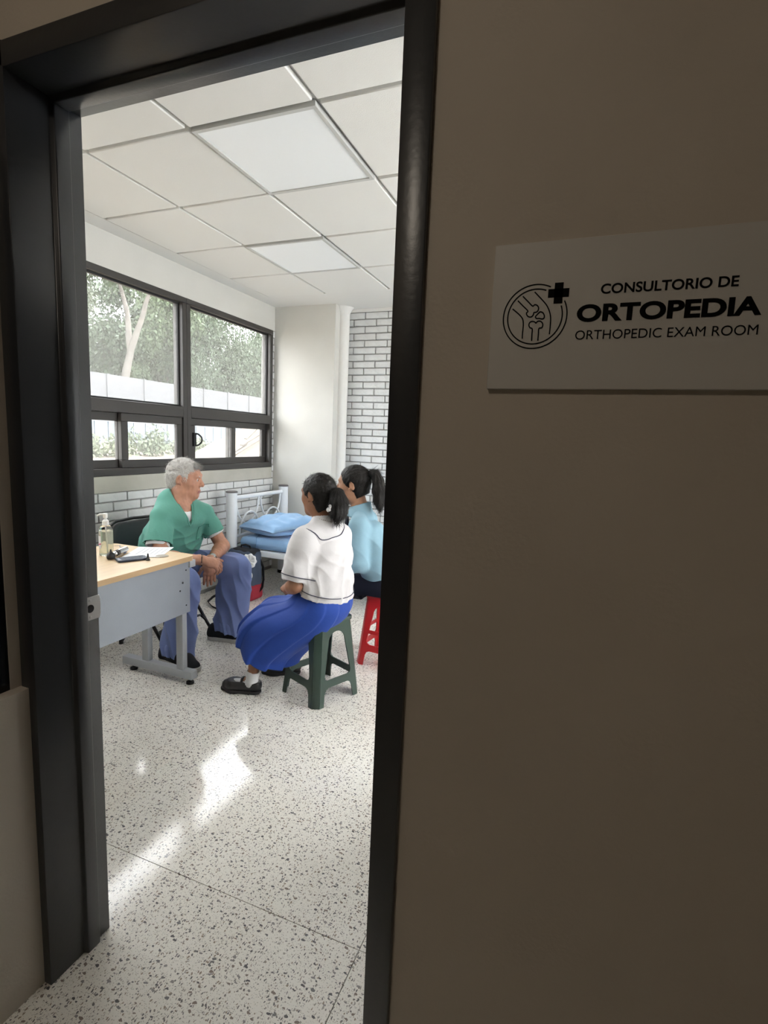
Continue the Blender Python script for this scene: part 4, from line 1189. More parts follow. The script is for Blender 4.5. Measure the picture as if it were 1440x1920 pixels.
def add_hand(F, w, d, n, side, S=1.0, curl=(0.5, 0.7, 0.5), thumb=0.4, spread=0.06, lean=0.0):
    """w wrist, d towards the knuckles, n back of the hand, side +1 right hand, -1 left hand"""
    w = A(w); d = unit(d); n = A(n); n = unit(n - d * (n @ d)); lat = np.cross(n, d) * side
    F.add(RC(w - d * .02, w + d * .05 * S, .021 * S, .0215 * S, lat, 1.35), .02)
    F.add(RC(w + d * .04 * S, w + d * .080 * S, .0165 * S, .0145 * S, lat, 2.35), .015)
    offs = (.030, .0105, -.0095, -.028); lens = (.072, .080, .075, .058)
    for i in range(4):
        p = w + d * (.086 - .004 * abs(i - 1.2)) * S + lat * offs[i] * S
        dd = unit(d + lat * spread * (1.5 - i)); r = .0092 * S
        F.add(EL(p + n * .002, (.0108 * S,) * 3), .008)
        cl = [c * (1 + 0.10 * (i - 1)) for c in curl]
        for j, (fr, a) in enumerate(zip((.44, .31, .25), cl)):
            dd = rot(dd, np.cross(dd, -n) if abs(dd @ n) < .98 else lat, a)
            q = p + dd * lens[i] * fr * S; r2 = r * .92
            F.add(RC(p, q, r, r2), .003); p, r = q, r2
    p = w + d * .022 * S + lat * .022 * S - n * .006
    dd = unit(d * .75 + lat * .62 - n * .25)
    for L, r1, r2, a in ((.045, .0135, .011, 0.0), (.034, .011, .0098, thumb), (.026, .0098, .0078, thumb)):
        dd = rot(dd, np.cross(dd, d - lat * .7), a); q = p + dd * L * S
        F.add(RC(p, q, r1 * S, r2 * S), .006); p = q

def skin_mat(name, c, lip):
    m = mat(name, c, 0.5, 0.35, bump=0.06, bscale=90, var=0.10, vscale=30)
    return m
def eyeball(parent, c, gaze, r, org):
    g = unit(gaze); m = MB(); M4 = Vector(g).to_track_quat('Z', 'Y').to_matrix().to_4x4()
    prof = [(r * math.sin(a), r * math.cos(a)) for a in np.linspace(0.02, PI - 0.02, 14)]
    m.lathe(prof, 14, A(c) - A(org), M4)
    for i in range(13):
        for j in range(14): m.m[i * 14 + j] = 1 if i < 2 else 0
    return m.build('eye', [mat('eye_white', (0.55, 0.53, 0.5), 0.2), mat('eye_iris', (0.03, 0.025, 0.02), 0.15)], parent, smooth=80)
def strands(name, parent, m, P, N, flow, L, width, lift, org, seed=1, seg=4):
    """thin ribbons of hair lying along a surface"""
    r = np.random.default_rng(seed); n = len(P); V = []; 
    P = P.copy(); D = flow(P, N); L_ = L * (0.6 + 0.8 * r.random(n))[:, None]
    rows = []; side = np.cross(N, D); side /= np.maximum(np.linalg.norm(side, axis=1, keepdims=True), 1e-9)
    q = P - N * 0.002
    for i in range(seg + 1):
        t = i / seg; w = width * (1 - t * .75)
        rows.append((q - side * w, q + side * w))
        D = D + r.normal(size=D.shape) * 0.10; D /= np.linalg.norm(D, axis=1, keepdims=True)
        q = q + D * L_ / seg + N * lift * (0.3 + 0.7 * (1 - t)) * r.random(n)[:, None]
    Vv = np.stack([np.stack(x, 1) for x in rows], 1).reshape(n, -1, 3); k = Vv.shape[1]
    Fq = np.array([(2 * i, 2 * i + 1, 2 * i + 3, 2 * i + 2) for i in range(seg)])
    F_ = (np.arange(n)[:, None, None] * k + Fq[None]).reshape(-1, 4)
    o = np_mesh(name, Vv.reshape(-1, 3) - A(org), F_, m, parent, smooth=True); o['kind'] = 'stuff'
    return o
def shoe(parent, heel, toe, upper_m, sole_m, org, width=1.0, mary=False, strap_m=None, top=0.115):
    heel, toe = A(*heel, 0), A(*toe, 0); d = unit(toe - heel); L = np.linalg.norm(toe - heel); l = np.cross((0, 0, 1), d)
    lo = np.minimum(heel, toe) - .07; hi = np.maximum(heel, toe) + .07; lo[2] = -.004; hi[2] = .13
    hc, bc, tc = heel + d * .036, heel + d * L * .66 + l * .004, heel + d * (L - .040 * width)
    z = A(0, 0, 1)
    sh = .016 if mary else .028
    S = Field(lo, hi, .004)
    def flat(a, b, r1, r2):
        f0, l0, h0 = RC(a, b, r1, r2)
        def fn(X, Y, Z): return np.maximum(f0(X, Y, Z * 0 + a[2]), np.abs(Z - sh / 2 - .001) - sh / 2).astype(np.float32)
        l0 = l0.copy(); h0 = h0.copy(); l0[2] = 0; h0[2] = sh; return fn, l0, h0
    S.add(flat(hc, bc, .036 * width, .047 * width), .004).add(flat(bc, tc, .047 * width, .037 * width), .012)
    sole, _, _ = field_obj('sole', S, sole_m, parent, origin=org, smooth=2)
    U = Field(lo, hi, .004)
    U.add(RC(hc + z * .045, bc + z * .036, .036 * width, .043 * width), .02).add(RC(bc + z * .036, tc + z * .028, .043 * width, .031 * width), .02)
    U.add(RC(hc + z * .04, hc + z * .07, .033 * width, .031 * width), .02)
    if not mary: U.add(RC(hc + d * .02 + z * .085, bc - d * .02 + z * .05, .036, .032), .03)
    U.cut((0, 0, sh * .95), (0, 0, -1)); U.cut(hc + z * top, (d * .0 + z))
    if mary:
        U.sub(RC(hc + d * .012 + z * .088, bc - d * .025 + z * .082, .029, .027), .006)
    up, _, _ = field_obj('upper', U, upper_m, parent, origin=org, smooth=2)
    if mary:
        c = heel + d * L * .44
        pts = [c + l * .036 * width * math.cos(a) + z * (.032 + .052 * math.sin(a)) for a in np.linspace(-.2, PI + .2, 14)]
        MB().tube([Vector(p - A(org)) for p in pts], 0.0075, 8, flat=0.35, up=tuple(d)).build('strap', strap_m or upper_m, parent, smooth=60)
    return up
# ================================================================== PEOPLE
M_SKIN1 = skin_mat('fair_skin', (0.50, 0.255, 0.17), None)
M_SKIN2 = skin_mat('tan_skin', (0.30, 0.145, 0.085), None)
M_SKIN3 = skin_mat('light_tan_skin', (0.40, 0.21, 0.13), None)
M_LIP1 = mat('lips_fair', (0.36, 0.14, 0.11), 0.45)
M_LIP2 = mat('lips_tan', (0.25, 0.09, 0.07), 0.45)
M_WHAIR = mat('white_hair', (0.54, 0.52, 0.49), 0.55, 0.4, bump=0.5, bscale=160, var=0.18, vscale=60)
M_BHAIR = mat('black_hair', (0.012, 0.010, 0.009), 0.45, 0.25, bump=0.35, bscale=220)
M_SCRUB = mat('green_scrub_cotton', (0.120, 0.335, 0.270), 0.85, 0.15, bump=0.10, bscale=60, sheen=0.15, var=0.05, vscale=10)
M_TROUS = mat('blue_scrub_cotton', (0.185, 0.240, 0.475), 0.85, 0.15, bump=0.10, bscale=60, sheen=0.15, var=0.05, vscale=10)
M_TEE = mat('white_cotton', (0.78, 0.78, 0.78), 0.85, 0.15, bump=0.08, bscale=80)
M_BLOUSE = mat('white_blouse_cotton', (0.64, 0.62, 0.62), 0.8, 0.2, bump=0.10, bscale=50, sheen=0.1)
M_PIPE = mat('navy_piping', (0.03, 0.032, 0.06), 0.7)
M_SKIRT = mat('royal_blue_cloth', (0.018, 0.058, 0.30), 0.75, 0.25, bump=0.08, bscale=60, sheen=0.1, var=0.06, vscale=10)
M_JACK = mat('light_blue_cotton', (0.25, 0.41, 0.50), 0.8, 0.2, bump=0.10, bscale=55, sheen=0.1, var=0.04, vscale=8)
M_NAVY = mat('navy_cloth', (0.010, 0.012, 0.024), 0.8, 0.2, bump=0.05, bscale=80)
M_SHOEB = mat('black_leather', (0.012, 0.012, 0.013), 0.3, 0.5, bump=0.03, bscale=120)
M_SNEAK = mat('charcoal_knit', (0.022, 0.023, 0.027), 0.85, 0.2, bump=0.15, bscale=200)
M_SOLEG = mat('grey_rubber_sole', (0.48, 0.47, 0.44), 0.7)
M_SOLEB = mat('black_rubber_sole', (0.015, 0.014, 0.014), 0.6)

# ---------------------------------------------------------------- the man in scrubs
ORG = (-2.45, 2.64, 0.0)
man = thing('person', 'man with short white hair in green scrub top and blue scrub trousers, seated leaning forward', 'person', ORG)
SAX = unit((.316, .949, 0)); FWD = unit((.949, -.316, 0))
HC = A(-2.435, 2.69, 1.095); HB = frame_of((math.cos(math.radians(22)), math.sin(math.radians(22)), -0.10)); HS = 1.03
NB = A(-2.445, 2.66, .915)
shR, elR, wrR = A(-2.455, 2.505, .860), A(-2.365, 2.395, .640), A(-2.125, 2.490, .632)
shL, elL, wrL = A(-2.380, 2.800, .858), A(-2.272, 2.862, .640), A(-2.205, 2.655, .585)
hipR, knR, anR = A(-2.59, 2.555, .525), A(-2.205, 2.425, .510), A(-2.265, 2.372, .09)
hipL, knL, anL = A(-2.58, 2.725, .525), A(-2.15, 2.85, .515), A(-2.245, 2.792, .09)
F = Field((-2.80, 2.25, .04), (-1.93, 2.98, 1.26), .0042)
HW = add_head(F, HC, HB, HS, NB, .060)
F.add(RC((-2.60, 2.64, .52), (-2.515, 2.646, .70), .09, .095, SAX, 1.3), .03)
F.add(RC((-2.515, 2.646, .70), (-2.435, 2.652, .83), .095, .075, SAX, 1.4), .03)
F.add(RC(NB, (-2.425, 2.652, .82), .062, .078, SAX, 1.2), .04)
for a in (shR, shL): F.add(RC(NB - A(0, 0, .02), a, .045, .052), .03)
for a, b, c in ((shR, elR, wrR), (shL, elL, wrL)):
    F.add(RC(a, b, .050, .042), .02); F.add(EL(b, (.042, .042, .042)), .02)
    m_ = b + (c - b) * .3; F.add(RC(b, m_, .041, .043), .02); F.add(RC(m_, c, .043, .028), .02)
for a, b, c in ((hipR, knR, anR), (hipL, knL, anL)):
    F.add(RC(a, b, .085, .058), .03); F.add(RC(b, b + (c - b) * .35, .055, .055), .02); F.add(RC(b + (c - b) * .35, c, .055, .030), .02)
    F.add(RC(c, c + A(.06, 0, -.03), .028, .022), .02)
add_hand(F, wrR, A(-2.045, 2.552, .600) - wrR, (.35, -.35, .85), 1, 1.05, (0.75, 0.55, 0.35), 0.25, 0.05)
add_hand(F, wrL, (0.03, -.10, -1), (.62, -.78, 0.05), -1, 1.03, (0.10, 0.25, 0.2), 0.2, 0.03)
def lipfn(C):
    q = (C - HC) @ HB.T / HS
    return ((q[:, 0] > .088) & (np.abs(q[:, 2] + .0655) < .0085) & (np.abs(q[:, 1]) < .022)).astype(int)
body, BV, BN = field_obj('body', F, [M_SKIN1, M_LIP1], man, origin=ORG, smooth=1, matfn=lipfn,
    disp=lambda V, N: 0.0006 * pnoise(V, 300, 3))
for q in (-1, 1): eyeball(man, HW(.0825, q * .0315, .0085), HB[0] + q * .02 * HB[1], .0118 * HS, ORG)
# brows
for q in (-1, 1):
    MB().tube([Vector(HW(.0985, q * .014, .029) - A(ORG)), Vector(HW(.0965, q * .030, .034) - A(ORG)), Vector(HW(.086, q * .048, .030) - A(ORG))], [.003, .0042, .002], 6, flat=.6).build('eyebrow', M_WHAIR, man, smooth=60)
# hair
Hf = Field(HC - .15, HC + .16, .004)
Hf.add(EL(HW(-.014, 0, .036), (.107 * HS, .083 * HS, .099 * HS), HB), .01)
Hf.add(EL(HW(-.055, 0, -.03), (.053 * HS, .062 * HS, .056 * HS), HB), .03)
Hf.sub(EL(HW(.098, 0, -.005), (.070 * HS, .105 * HS, .085 * HS), HB), .012)
Hf.sub(EL(HW(.048, 0, -.075), (.070 * HS, .12 * HS, .078 * HS), HB), .012)
for q in (-1, 1): Hf.sub(EL(HW(-.006, q * .088, -.012), (.026 * HS, .036 * HS, .042 * HS), HB), .008)
Hf.cut(HW(0, 0, -.075), -HB[2])
_g = np.stack(np.meshgrid(*Hf.ax, indexing='ij'), -1).reshape(-1, 3); Hf.D += (0.0022 * pnoise(_g, 260, 77)).reshape(Hf.D.shape).astype(np.float32)
ho, HV, HN = field_obj('hair', Hf, M_WHAIR, man, origin=ORG, smooth=2, disp=lambda V, N: 0.0012 * pnoise(V, 160, 5) + 0.0012 * pnoise(V, 420, 6))
r = np.random.default_rng(3)
loc = (HV - HC) @ HB.T / HS
outer = np.where((HN * (HV - HC)).sum(1) > 0.02)[0]; pick = r.choice(outer, 2600)
def flow_m(P, N):
    q = (P - HC) @ HB.T
    d = np.where((q[:, 2] > .05)[:, None], HB[0] * .9 - HB[2] * .25 - HB[1] * .15, -HB[2] * .9 + HB[0] * -.35)
    d = d + r.normal(size=d.shape) * .25; d = d - N * (d * N).sum(1, keepdims=True); return d / np.linalg.norm(d, axis=1, keepdims=True)
strands('hair_strands', man, M_WHAIR, HV[pick], HN[pick], flow_m, .022, .0012, .004, ORG, 4)
fr_ = np.where((loc[:, 0] > .055) & (loc[:, 2] > .085) & (np.abs(loc[:, 1]) < .06))[0]
if len(fr_):
    fr_ = r.choice(fr_, 420)
    def flow_t(P, N):
        d = HB[0] * .9 - HB[1] * .45 - HB[2] * .35 + r.normal(size=P.shape) * .18; return d / np.linalg.norm(d, axis=1, keepdims=True)
    strands('forelock', man, M_WHAIR, HV[fr_], HN[fr_], flow_t, .030, .0012, .006, ORG, 8)
# scrub top
T_ = Field((-2.84, 2.27, .44), (-2.14, 2.99, 1.06), .005)
def torso(Fd, o):
    nk_ = A(-2.495, 2.640, .965)
    Fd.add(RC(nk_, shR + A(-.005, 0, .012), .050 + o, .050 + o), .04); Fd.add(RC(nk_ + A(.01, .03, 0), shL + A(-.005, 0, .012), .050 + o, .050 + o), .04)
    Fd.add(RC(nk_, (-2.50, 2.646, .78), .055 + o, .11 + o, SAX, 1.4), .05)
    Fd.add(RC((-2.61, 2.64, .53), (-2.505, 2.646, .70), .132 + o, .130 + o, SAX, 1.32), .03)
    Fd.add(RC((-2.505, 2.646, .70), (-2.425, 2.652, .84), .130 + o, .098 + o, SAX, 1.50), .04)
    Fd.add(RC(NB + A(0, 0, -.002), shR + A(0, 0, .004), .060 + o, .054 + o), .04); Fd.add(RC(NB + A(0, 0, -.005), shL + A(0, 0, .004), .054 + o, .054 + o), .04)
torso(T_, .006)
dR = unit(A(-2.415, 2.425, .69) - shR); cR = shR + dR * .172
T_.add(RC(shR + A(0, 0, -.002), shR + dR * .22, .062, .098, cuts=[(cR, dR)]), .014)
T_.sub(RC(cR - dR * .006, cR + dR * .1, .070, .076), .003)
dL = unit(elL - shL); cL = shL + dL * .150
T_.add(RC(shL + A(0, 0, -.002), shL + dL * .2, .060, .076, cuts=[(cL, dL)]), .014)
T_.sub(RC(cL - dL * .006, cL + dL * .1, .055, .058), .003)
Vb = A(-2.318, 2.612, .800)
T_.sub(RC(NB + FWD * .055 + A(0, 0, .07), Vb, .062, .004, SAX, 1.0), .006)
T_.sub(RC(NB + A(0, 0, -.02), NB + A(0.01, 0, .12), .054, .068), .008)
def scrub_disp(V, N):
    m = np.clip((.90 - V[:, 2]) / .25, 0, 1)
    return .0055 * m * ridges(V, (.5, -.6, .7), 95, 2, 1.0) + .0055 * m * ridges(V, (.8, .5, .3), 65, 9, 1.0) + .0025 * pnoise(V, 45, 4)
top_o, TV, TN = field_obj('scrub_top', T_, M_SCRUB, man, origin=ORG, smooth=2, disp=scrub_disp)
# undershirt seen at the neck and below the sleeves
U_ = Field((-2.72, 2.30, .60), (-2.18, 2.98, 1.02), .005)
torso(U_, -.010)
U_.add(RC(shR, shR + dR * .25, .046, .080, cuts=[(cR + dR * .014, dR)]), .02); U_.sub(RC(cR + dR * .004, cR + dR * .1, .056, .060), .003)
U_.add(RC(shL, shL + dL * .25, .044, .070, cuts=[(cL + dL * .012, dL)]), .02); U_.sub(RC(cL + dL * .004, cL + dL * .1, .049, .052), .003)
U_.sub(RC(NB + FWD * .02 + A(0, 0, -.01), NB + FWD * .05 + A(0, 0, .12), .066, .075), .006)
field_obj('undershirt', U_, M_TEE, man, origin=ORG, smooth=2)
# neckline band and chest pocket follow the surface of the top
def on_surface(Fd, pts, out=.002, c=None):
    P = np.array(pts, float)
    for _ in range(6): P = P - Fd.grad(P) * Fd.sample(P)[:, None]
    return P + Fd.grad(P) * out
for sgn in (-1, 1):
    a = NB + SAX * sgn * .066 + A(0, 0, .060) + FWD * .005
    pts = [a + (Vb - a) * t + FWD * .03 * math.sin(t * PI) for t in np.linspace(0, 1, 14)]
    P = on_surface(T_, pts, .003)
    MB().tube([Vector(p - A(ORG)) for p in P], .0055, 8).build('neckline_band', M_SCRUB, man, smooth=60)
pc = A(-2.33, 2.735, .755)
pk = [pc + SAX * x + A(0, 0, z) for x, z in ((-.045, .045), (.045, .045), (.045, -.05), (-.045, -.05), (-.045, .045))]
dense = []
for i in range(4): dense += [pk[i] + (pk[i + 1] - pk[i]) * t for t in np.linspace(0, 1, 8)[:-1]]
P = on_surface(T_, dense, .002)
MB().tube([Vector(p - A(ORG)) for p in P], .0028, 6, closed=True).build('pocket_seam', mat('green_seam', (0.06, 0.26, 0.20), 0.85), man)
# trousers
L_ = Field((-2.80, 2.27, .03), (-1.97, 2.99, .68), .005)
L_.add(RC((-2.61, 2.56, .52), (-2.61, 2.72, .52), .128, .128), .03)
for a, b in ((hipR, knR), (hipL, knL)): L_.add(RC(a, b, .106, .083), .04)
hR, hL = A(-2.235, 2.395, .05), A(-2.172, 2.820, .072)
L_.add(RC(knR + A(-.005, 0, 0), hR + unit(hR - knR) * .05, .080, .084, (1, 0, 0), 1.38, cuts=[(hR, (-.12, 0, -1))]), .03)
L_.add(RC(knL + A(-.005, 0, 0), hL + unit(hL - knL) * .05, .080, .088, (1, 0, 0), 1.52, cuts=[(hL, (-.17, 0, -1))]), .03)
for a, b in ((hR, 1.3), (hL, 1.45)): L_.sub(RC(a + A(0, 0, .03), a - A(0, 0, .1), .074, .080, (1, 0, 0), b), .003)
def trous_disp(V, N):
    low = np.clip((.50 - V[:, 2]) / .15, 0, 1)
    return low * .008 * ridges(V, (.85, .45, .25), 85, 12, .5) + (1 - low) * .006 * ridges(V, (.3, .9, .3), 80, 14) + .002 * pnoise(V, 50, 15)
field_obj('trousers', L_, M_TROUS, man, origin=ORG, smooth=2, disp=trous_disp)
sR = thing('shoe', 'x', 'x'); sL = thing('shoe', 'x', 'x')
for s_ in (sR, sL):
    del s_['label']; del s_['category']; s_.parent = man
    s_.location = (0, 0, 0)
shoe(sR, (-2.345, 2.372), (-2.020, 2.335), M_SNEAK, M_SOLEG, ORG, 1.08)
shoe(sL, (-2.325, 2.775), (-2.020, 2.842), M_SNEAK, M_SOLEG, ORG, 1.08)
# wristwatch and bead bracelet
def ringpts(c, d, r, n=22, sq=1.0):
    B = frame_of(d, (0.1, 0.2, 1) if abs(unit(d)[2]) < .9 else (1, 0, 0))
    return [A(c) + r * (math.cos(t) * B[1] + sq * math.sin(t) * B[2]) for t in np.linspace(0, 2 * PI, n, endpoint=False)]
dw_ = wrL - elL
wt = MB().tube([Vector(p - A(ORG)) for p in ringpts(wrL - unit(dw_) * .025, dw_, .0335)], .009, 8, closed=True, flat=.4, up=tuple(unit(dw_))).build('wristwatch', mat('black_watch_strap', (0.02, 0.02, 0.022), 0.5), man, smooth=60)
MB().lathe([(0.019, 0), (0.019, .008), (.016, .010)], 18, Vector(wrL - unit(dw_) * .025 + unit((.5, -.3, .8)) * .031 - A(ORG)), Vector((.5, -.3, .8)).to_track_quat('Z', 'Y').to_matrix().to_4x4()).build('watch_case', M_CHROME, wt, smooth=40)
dr_ = wrR - elR; bm_ = MB(); bm2 = MB()
for i, p in enumerate(ringpts(wrR - unit(dr_) * .005, dr_ + A(0, .1, 0), .0335, 24)):
    (bm2 if i % 6 == 2 else bm_).lathe([(0.0005, -.0045), (.0045, 0), (.0005, .0045)], 8, Vector(p - A(ORG)))
bm_.build('bracelet_beads', mat('dark_beads', (0.03, 0.018, 0.015), 0.3), man, smooth=80)
bm2.build('bracelet_beads', mat('pale_beads', (0.5, 0.42, 0.36), 0.3), man, smooth=80)

# ---------------------------------------------------------------- girl in the white blouse
ORG = (-1.28, 2.448, 0.0)
g1 = thing('person', 'girl with black ponytail in white sailor-collar blouse and royal blue skirt on green stool', 'person', ORG)
f1 = unit((-.977, .21, 0)); r1 = A(.21, .977, 0)
HC = A(-1.325, 2.455, 1.093); HB = frame_of(f1 + A(0, 0, -.06)); HS = .90
NB = A(-1.287, 2.450, .945)
shL, elL, wrL = A(-1.325, 2.322, .878), A(-1.345, 2.272, .640), A(-1.425, 2.325, .598)
shR, elR, wrR = A(-1.250, 2.590, .866), A(-1.270, 2.645, .640), A(-1.42, 2.60, .588)
hipL, knL, anL = A(-1.29, 2.40, .50), A(-1.565, 2.285, .365), A(-1.605, 2.266, .075)
hipR, knR, anR = A(-1.27, 2.515, .50), A(-1.575, 2.480, .365), A(-1.530, 2.568, .075)
F = Field((-1.82, 2.14, .02), (-1.10, 2.74, 1.24), .0045)
HW = add_head(F, HC, HB, HS, NB, .052, True)
F.add(RC((-1.275, 2.455, .52), (-1.28, 2.455, .78), .085, .072, r1, 1.3), .03)
F.add(RC(NB, (-1.285, 2.452, .80), .045, .058, r1, 1.2), .03)
for a in (shR, shL): F.add(RC(NB - A(0, 0, .025), a, .036, .042), .03)
for a, b, c in ((shR, elR, wrR), (shL, elL, wrL)):
    F.add(RC(a, b, .042, .036), .02); F.add(RC(b, b + (c - b) * .35, .036, .036), .02); F.add(RC(b + (c - b) * .35, c, .036, .024), .02)
for a, b, c in ((hipR, knR, anR), (hipL, knL, anL)):
    F.add(RC(a, b, .066, .048), .03); F.add(RC(b, b + (c - b) * .4, .046, .046), .02); F.add(RC(b + (c - b) * .4, c, .044, .022), .01)
    F.add(RC(c, c + A(-.07, -.01, -.03), .026, .020), .02)
add_hand(F, wrL, (-.62, .75, -.05), (-.45, -.35, .8), -1, .86, (0.75, 0.8, 0.5), .35)
add_hand(F, wrR, (-.8, -.55, -.12), (-.35, .35, .9), 1, .86, (0.6, 0.7, 0.5), .35)
def lipfn(C):
    q = (C - HC) @ HB.T / HS
    return ((q[:, 0] > .088) & (np.abs(q[:, 2] + .0655) < .0085) & (np.abs(q[:, 1]) < .022)).astype(int)
field_obj('body', F, [M_SKIN2, M_LIP2], g1, origin=ORG, smooth=1, matfn=lipfn)
for q in (-1, 1): eyeball(g1, HW(.0825, q * .0315, .0085), HB[0], .0118 * HS, ORG)
def girl_hair(parent, ORG, attach, pony, pr, seed, low=-.118):
    Hf = Field(HC - .20, HC + .20, .004)
    Hf.lo = Hf.lo
    Hf.add(EL(HW(-.014, 0, .037), (.110 * HS, .088 * HS, .099 * HS), HB), .01)
    Hf.add(EL(HW(-.048, 0, -.050), (.058 * HS, .070 * HS, .070 * HS), HB), .03)
    Hf.sub(EL(HW(.105, 0, -.02), (.068 * HS, .10 * HS, .105 * HS), HB), .010)
    Hf.sub(EL(HW(.062, 0, -.075), (.066 * HS, .12 * HS, .085 * HS), HB), .012)
    for q in (-1, 1): Hf.sub(EL(HW(-.002, q * .090, -.010), (.022 * HS, .022 * HS, .036 * HS), HB), .006)
    Hf.cut(HW(0, 0, low), -HB[2] - HB[0] * .5)
    _, HV, HN = field_obj('hair', Hf, M_BHAIR, parent, origin=ORG, smooth=2, disp=lambda V, N: 0.0012 * pnoise(V, 260, seed))
    rr_ = np.random.default_rng(seed)
    q_ = (HV - HC) @ HB.T
    ok = np.where((HN * (HV - HC)).sum(1) > 0.02)[0]; pick = rr_.choice(ok, 2600)
    at = A(attach)
    def flow(P, N):
        d = at - P + rr_.normal(size=P.shape) * .008; d = d - N * (d * N).sum(1, keepdims=True); return d / np.maximum(np.linalg.norm(d, axis=1, keepdims=True), 1e-6)
    strands('hair_strands', parent, M_BHAIR, HV[pick], HN[pick], flow, .026, .0011, .0004, ORG, seed)
    Pf = Field(np.min(pony, 0) - .07, np.max(pony, 0) + .07, .004)
    Pf.add(RC(at - unit(at - HC) * .02, pony[0], .018, pr[0]), .02)
    for i in range(len(pony) - 1): Pf.add(RC(pony[i], pony[i + 1], pr[i], pr[i + 1], r_ax, 1.25), .02)
    po_, PV, PN = field_obj('ponytail', Pf, M_BHAIR, parent, origin=ORG, smooth=2, disp=lambda V, N: .0022 * np.sin(np.arctan2(V[:, 1] - pony[1][1], V[:, 0] - pony[1][0]) * 14) )
    pick = rr_.choice(len(PV), 1300)
    ctr = np.array(pony)
    def flow2(P, N):
        d = np.zeros_like(P)
        k = np.argmin(((P[:, None] - ctr[None]) ** 2).sum(2), 1); nx = np.minimum(k + 1, len(ctr) - 1); pv = np.maximum(nx - 1, 0)
        d = ctr[nx] - ctr[pv] + rr_.normal(size=P.shape) * .006; d = d - N * (d * N).sum(1, keepdims=True); return d / np.maximum(np.linalg.norm(d, axis=1, keepdims=True), 1e-6)
    strands('ponytail_strands', parent, M_BHAIR, PV[pick], PN[pick], flow2, .05, .0011, .002, ORG, seed + 1)
    return at
r_ax = unit((.3, .95, 0))
at = girl_hair(g1, ORG, (-1.222, 2.432, 1.118), [A(-1.200, 2.430, 1.112), A(-1.188, 2.426, 1.07), A(-1.186, 2.424, 1.02), A(-1.190, 2.424, .985)], [.030, .040, .039, .018], 31)
# white hair tie
MB().tube([Vector(p - A(ORG)) for p in ringpts(A(-1.214, 2.432, 1.113), (1, -.2, -.25), .024)], .007, 8, closed=True).build('hair_tie', mat('black_hair_tie', (0.02, 0.02, 0.02), .7), g1, smooth=60)
sw = MB(); rr = random.Random(4)
for i in range(9): sw.lathe([(0.0005, -.009), (.008, 0), (.0005, .009)], 7, Vector((-1.214 + rr.uniform(-.008, .008), 2.370 + rr.uniform(-.006, .006), 1.042 + rr.uniform(-.018, .018))) - Vector(ORG))
sw.build('white_ribbon', M_TEE, g1, smooth=80)
# blouse
T_ = Field((-1.50, 2.16, .47), (-1.08, 2.76, 1.0), .005)
T_.add(RC((-1.272, 2.455, .53), (-1.272, 2.455, .62), .138, .132, r1, 1.28), .03)
T_.add(RC((-1.272, 2.455, .62), (-1.275, 2.455, .79), .132, .110, r1, 1.32), .05)
HP, HNN = A(-1.275, 2.455, .572), unit((-.30, 0, -1))
T_.cut(HP, HNN)
for a in (shR, shL): T_.add(RC(NB + A(0, 0, -.015), a, .048, .058), .04)
dL = unit(A(-1.352, 2.268, .66) - shL); cL = shL + dL * .222
T_.add(RC(shL, shL + dL * .05, .062, .070), .03)
T_.add(RC(shL + dL * .05, shL + dL * .15, .072, .074), .03)
T_.add(RC(shL + dL * .15, shL + dL * .30, .072, .060, cuts=[(cL, dL)]), .02)
T_.sub(RC(cL - dL * .012, cL + dL * .1, .050, .050), .003)
dR = unit(elR - shR); cR = shR + dR * .215
T_.add(RC(shR, shR + dR * .12, .060, .070), .03); T_.add(RC(shR + dR * .12, shR + dR * .30, .070, .058, cuts=[(cR, dR)]), .02)
T_.sub(RC(cR - dR * .012, cR + dR * .1, .049, .049), .003)
T_.sub(RC(NB + A(0, 0, -.03), NB + A(-.01, 0, .12), .050, .058), .006)
def blouse_disp(V, N):
    m = np.clip((.86 - V[:, 2]) / .12, 0, 1)
    return m * (.0030 * ridges(V, (.5, .3, .8), 85, 41, 1.2) + .0025 * ridges(V, (.6, .7, -.3), 70, 45, 1.2) + .0018 * pnoise(V, 75, 43)) + .002 * pnoise(V, 40, 44)
field_obj('blouse', T_, M_BLOUSE, g1, origin=ORG, smooth=2, disp=blouse_disp)
# sailor collar: a second layer over the shoulders
C_ = Field((-1.50, 2.20, .78), (-1.08, 2.72, 1.02), .004)
C_.add(RC((-1.272, 2.455, .62), (-1.275, 2.455, .79), .142, .120, r1, 1.32), .05)
for a in (shR, shL): C_.add(RC(NB + A(0, 0, -.015), a, .058, .066), .04)
C_.add(RC(NB + A(0, 0, -.01), NB + A(0, 0, .018), .064, .060), .03)
def cyl(c, rl, rf):
    def fn(X, Y, Z):
        x, y = X - c[0], Y - c[1]; a = x * r1[0] + y * r1[1]; b = x * f1[0] + y * f1[1]
        return (((np.abs(a) / rl) ** 2.1 + (np.abs(b) / rf) ** 2.1) ** (1 / 2.1) - 1 + Z * 0) * min(rl, rf)
    return fn, None, None
C_.keep(cyl((-1.292, 2.450), .148, .088))
C_.cut((-1.27, 2.45, .845), (0, 0, -1))
C_.sub(RC(NB + A(0, 0, -.03), NB + A(-.01, 0, .12), .048, .056), .004)
field_obj('sailor_collar', C_, M_BLOUSE, g1, origin=ORG, smooth=2, disp=lambda V, N: .0015 * pnoise(V, 50, 48))
pts = []
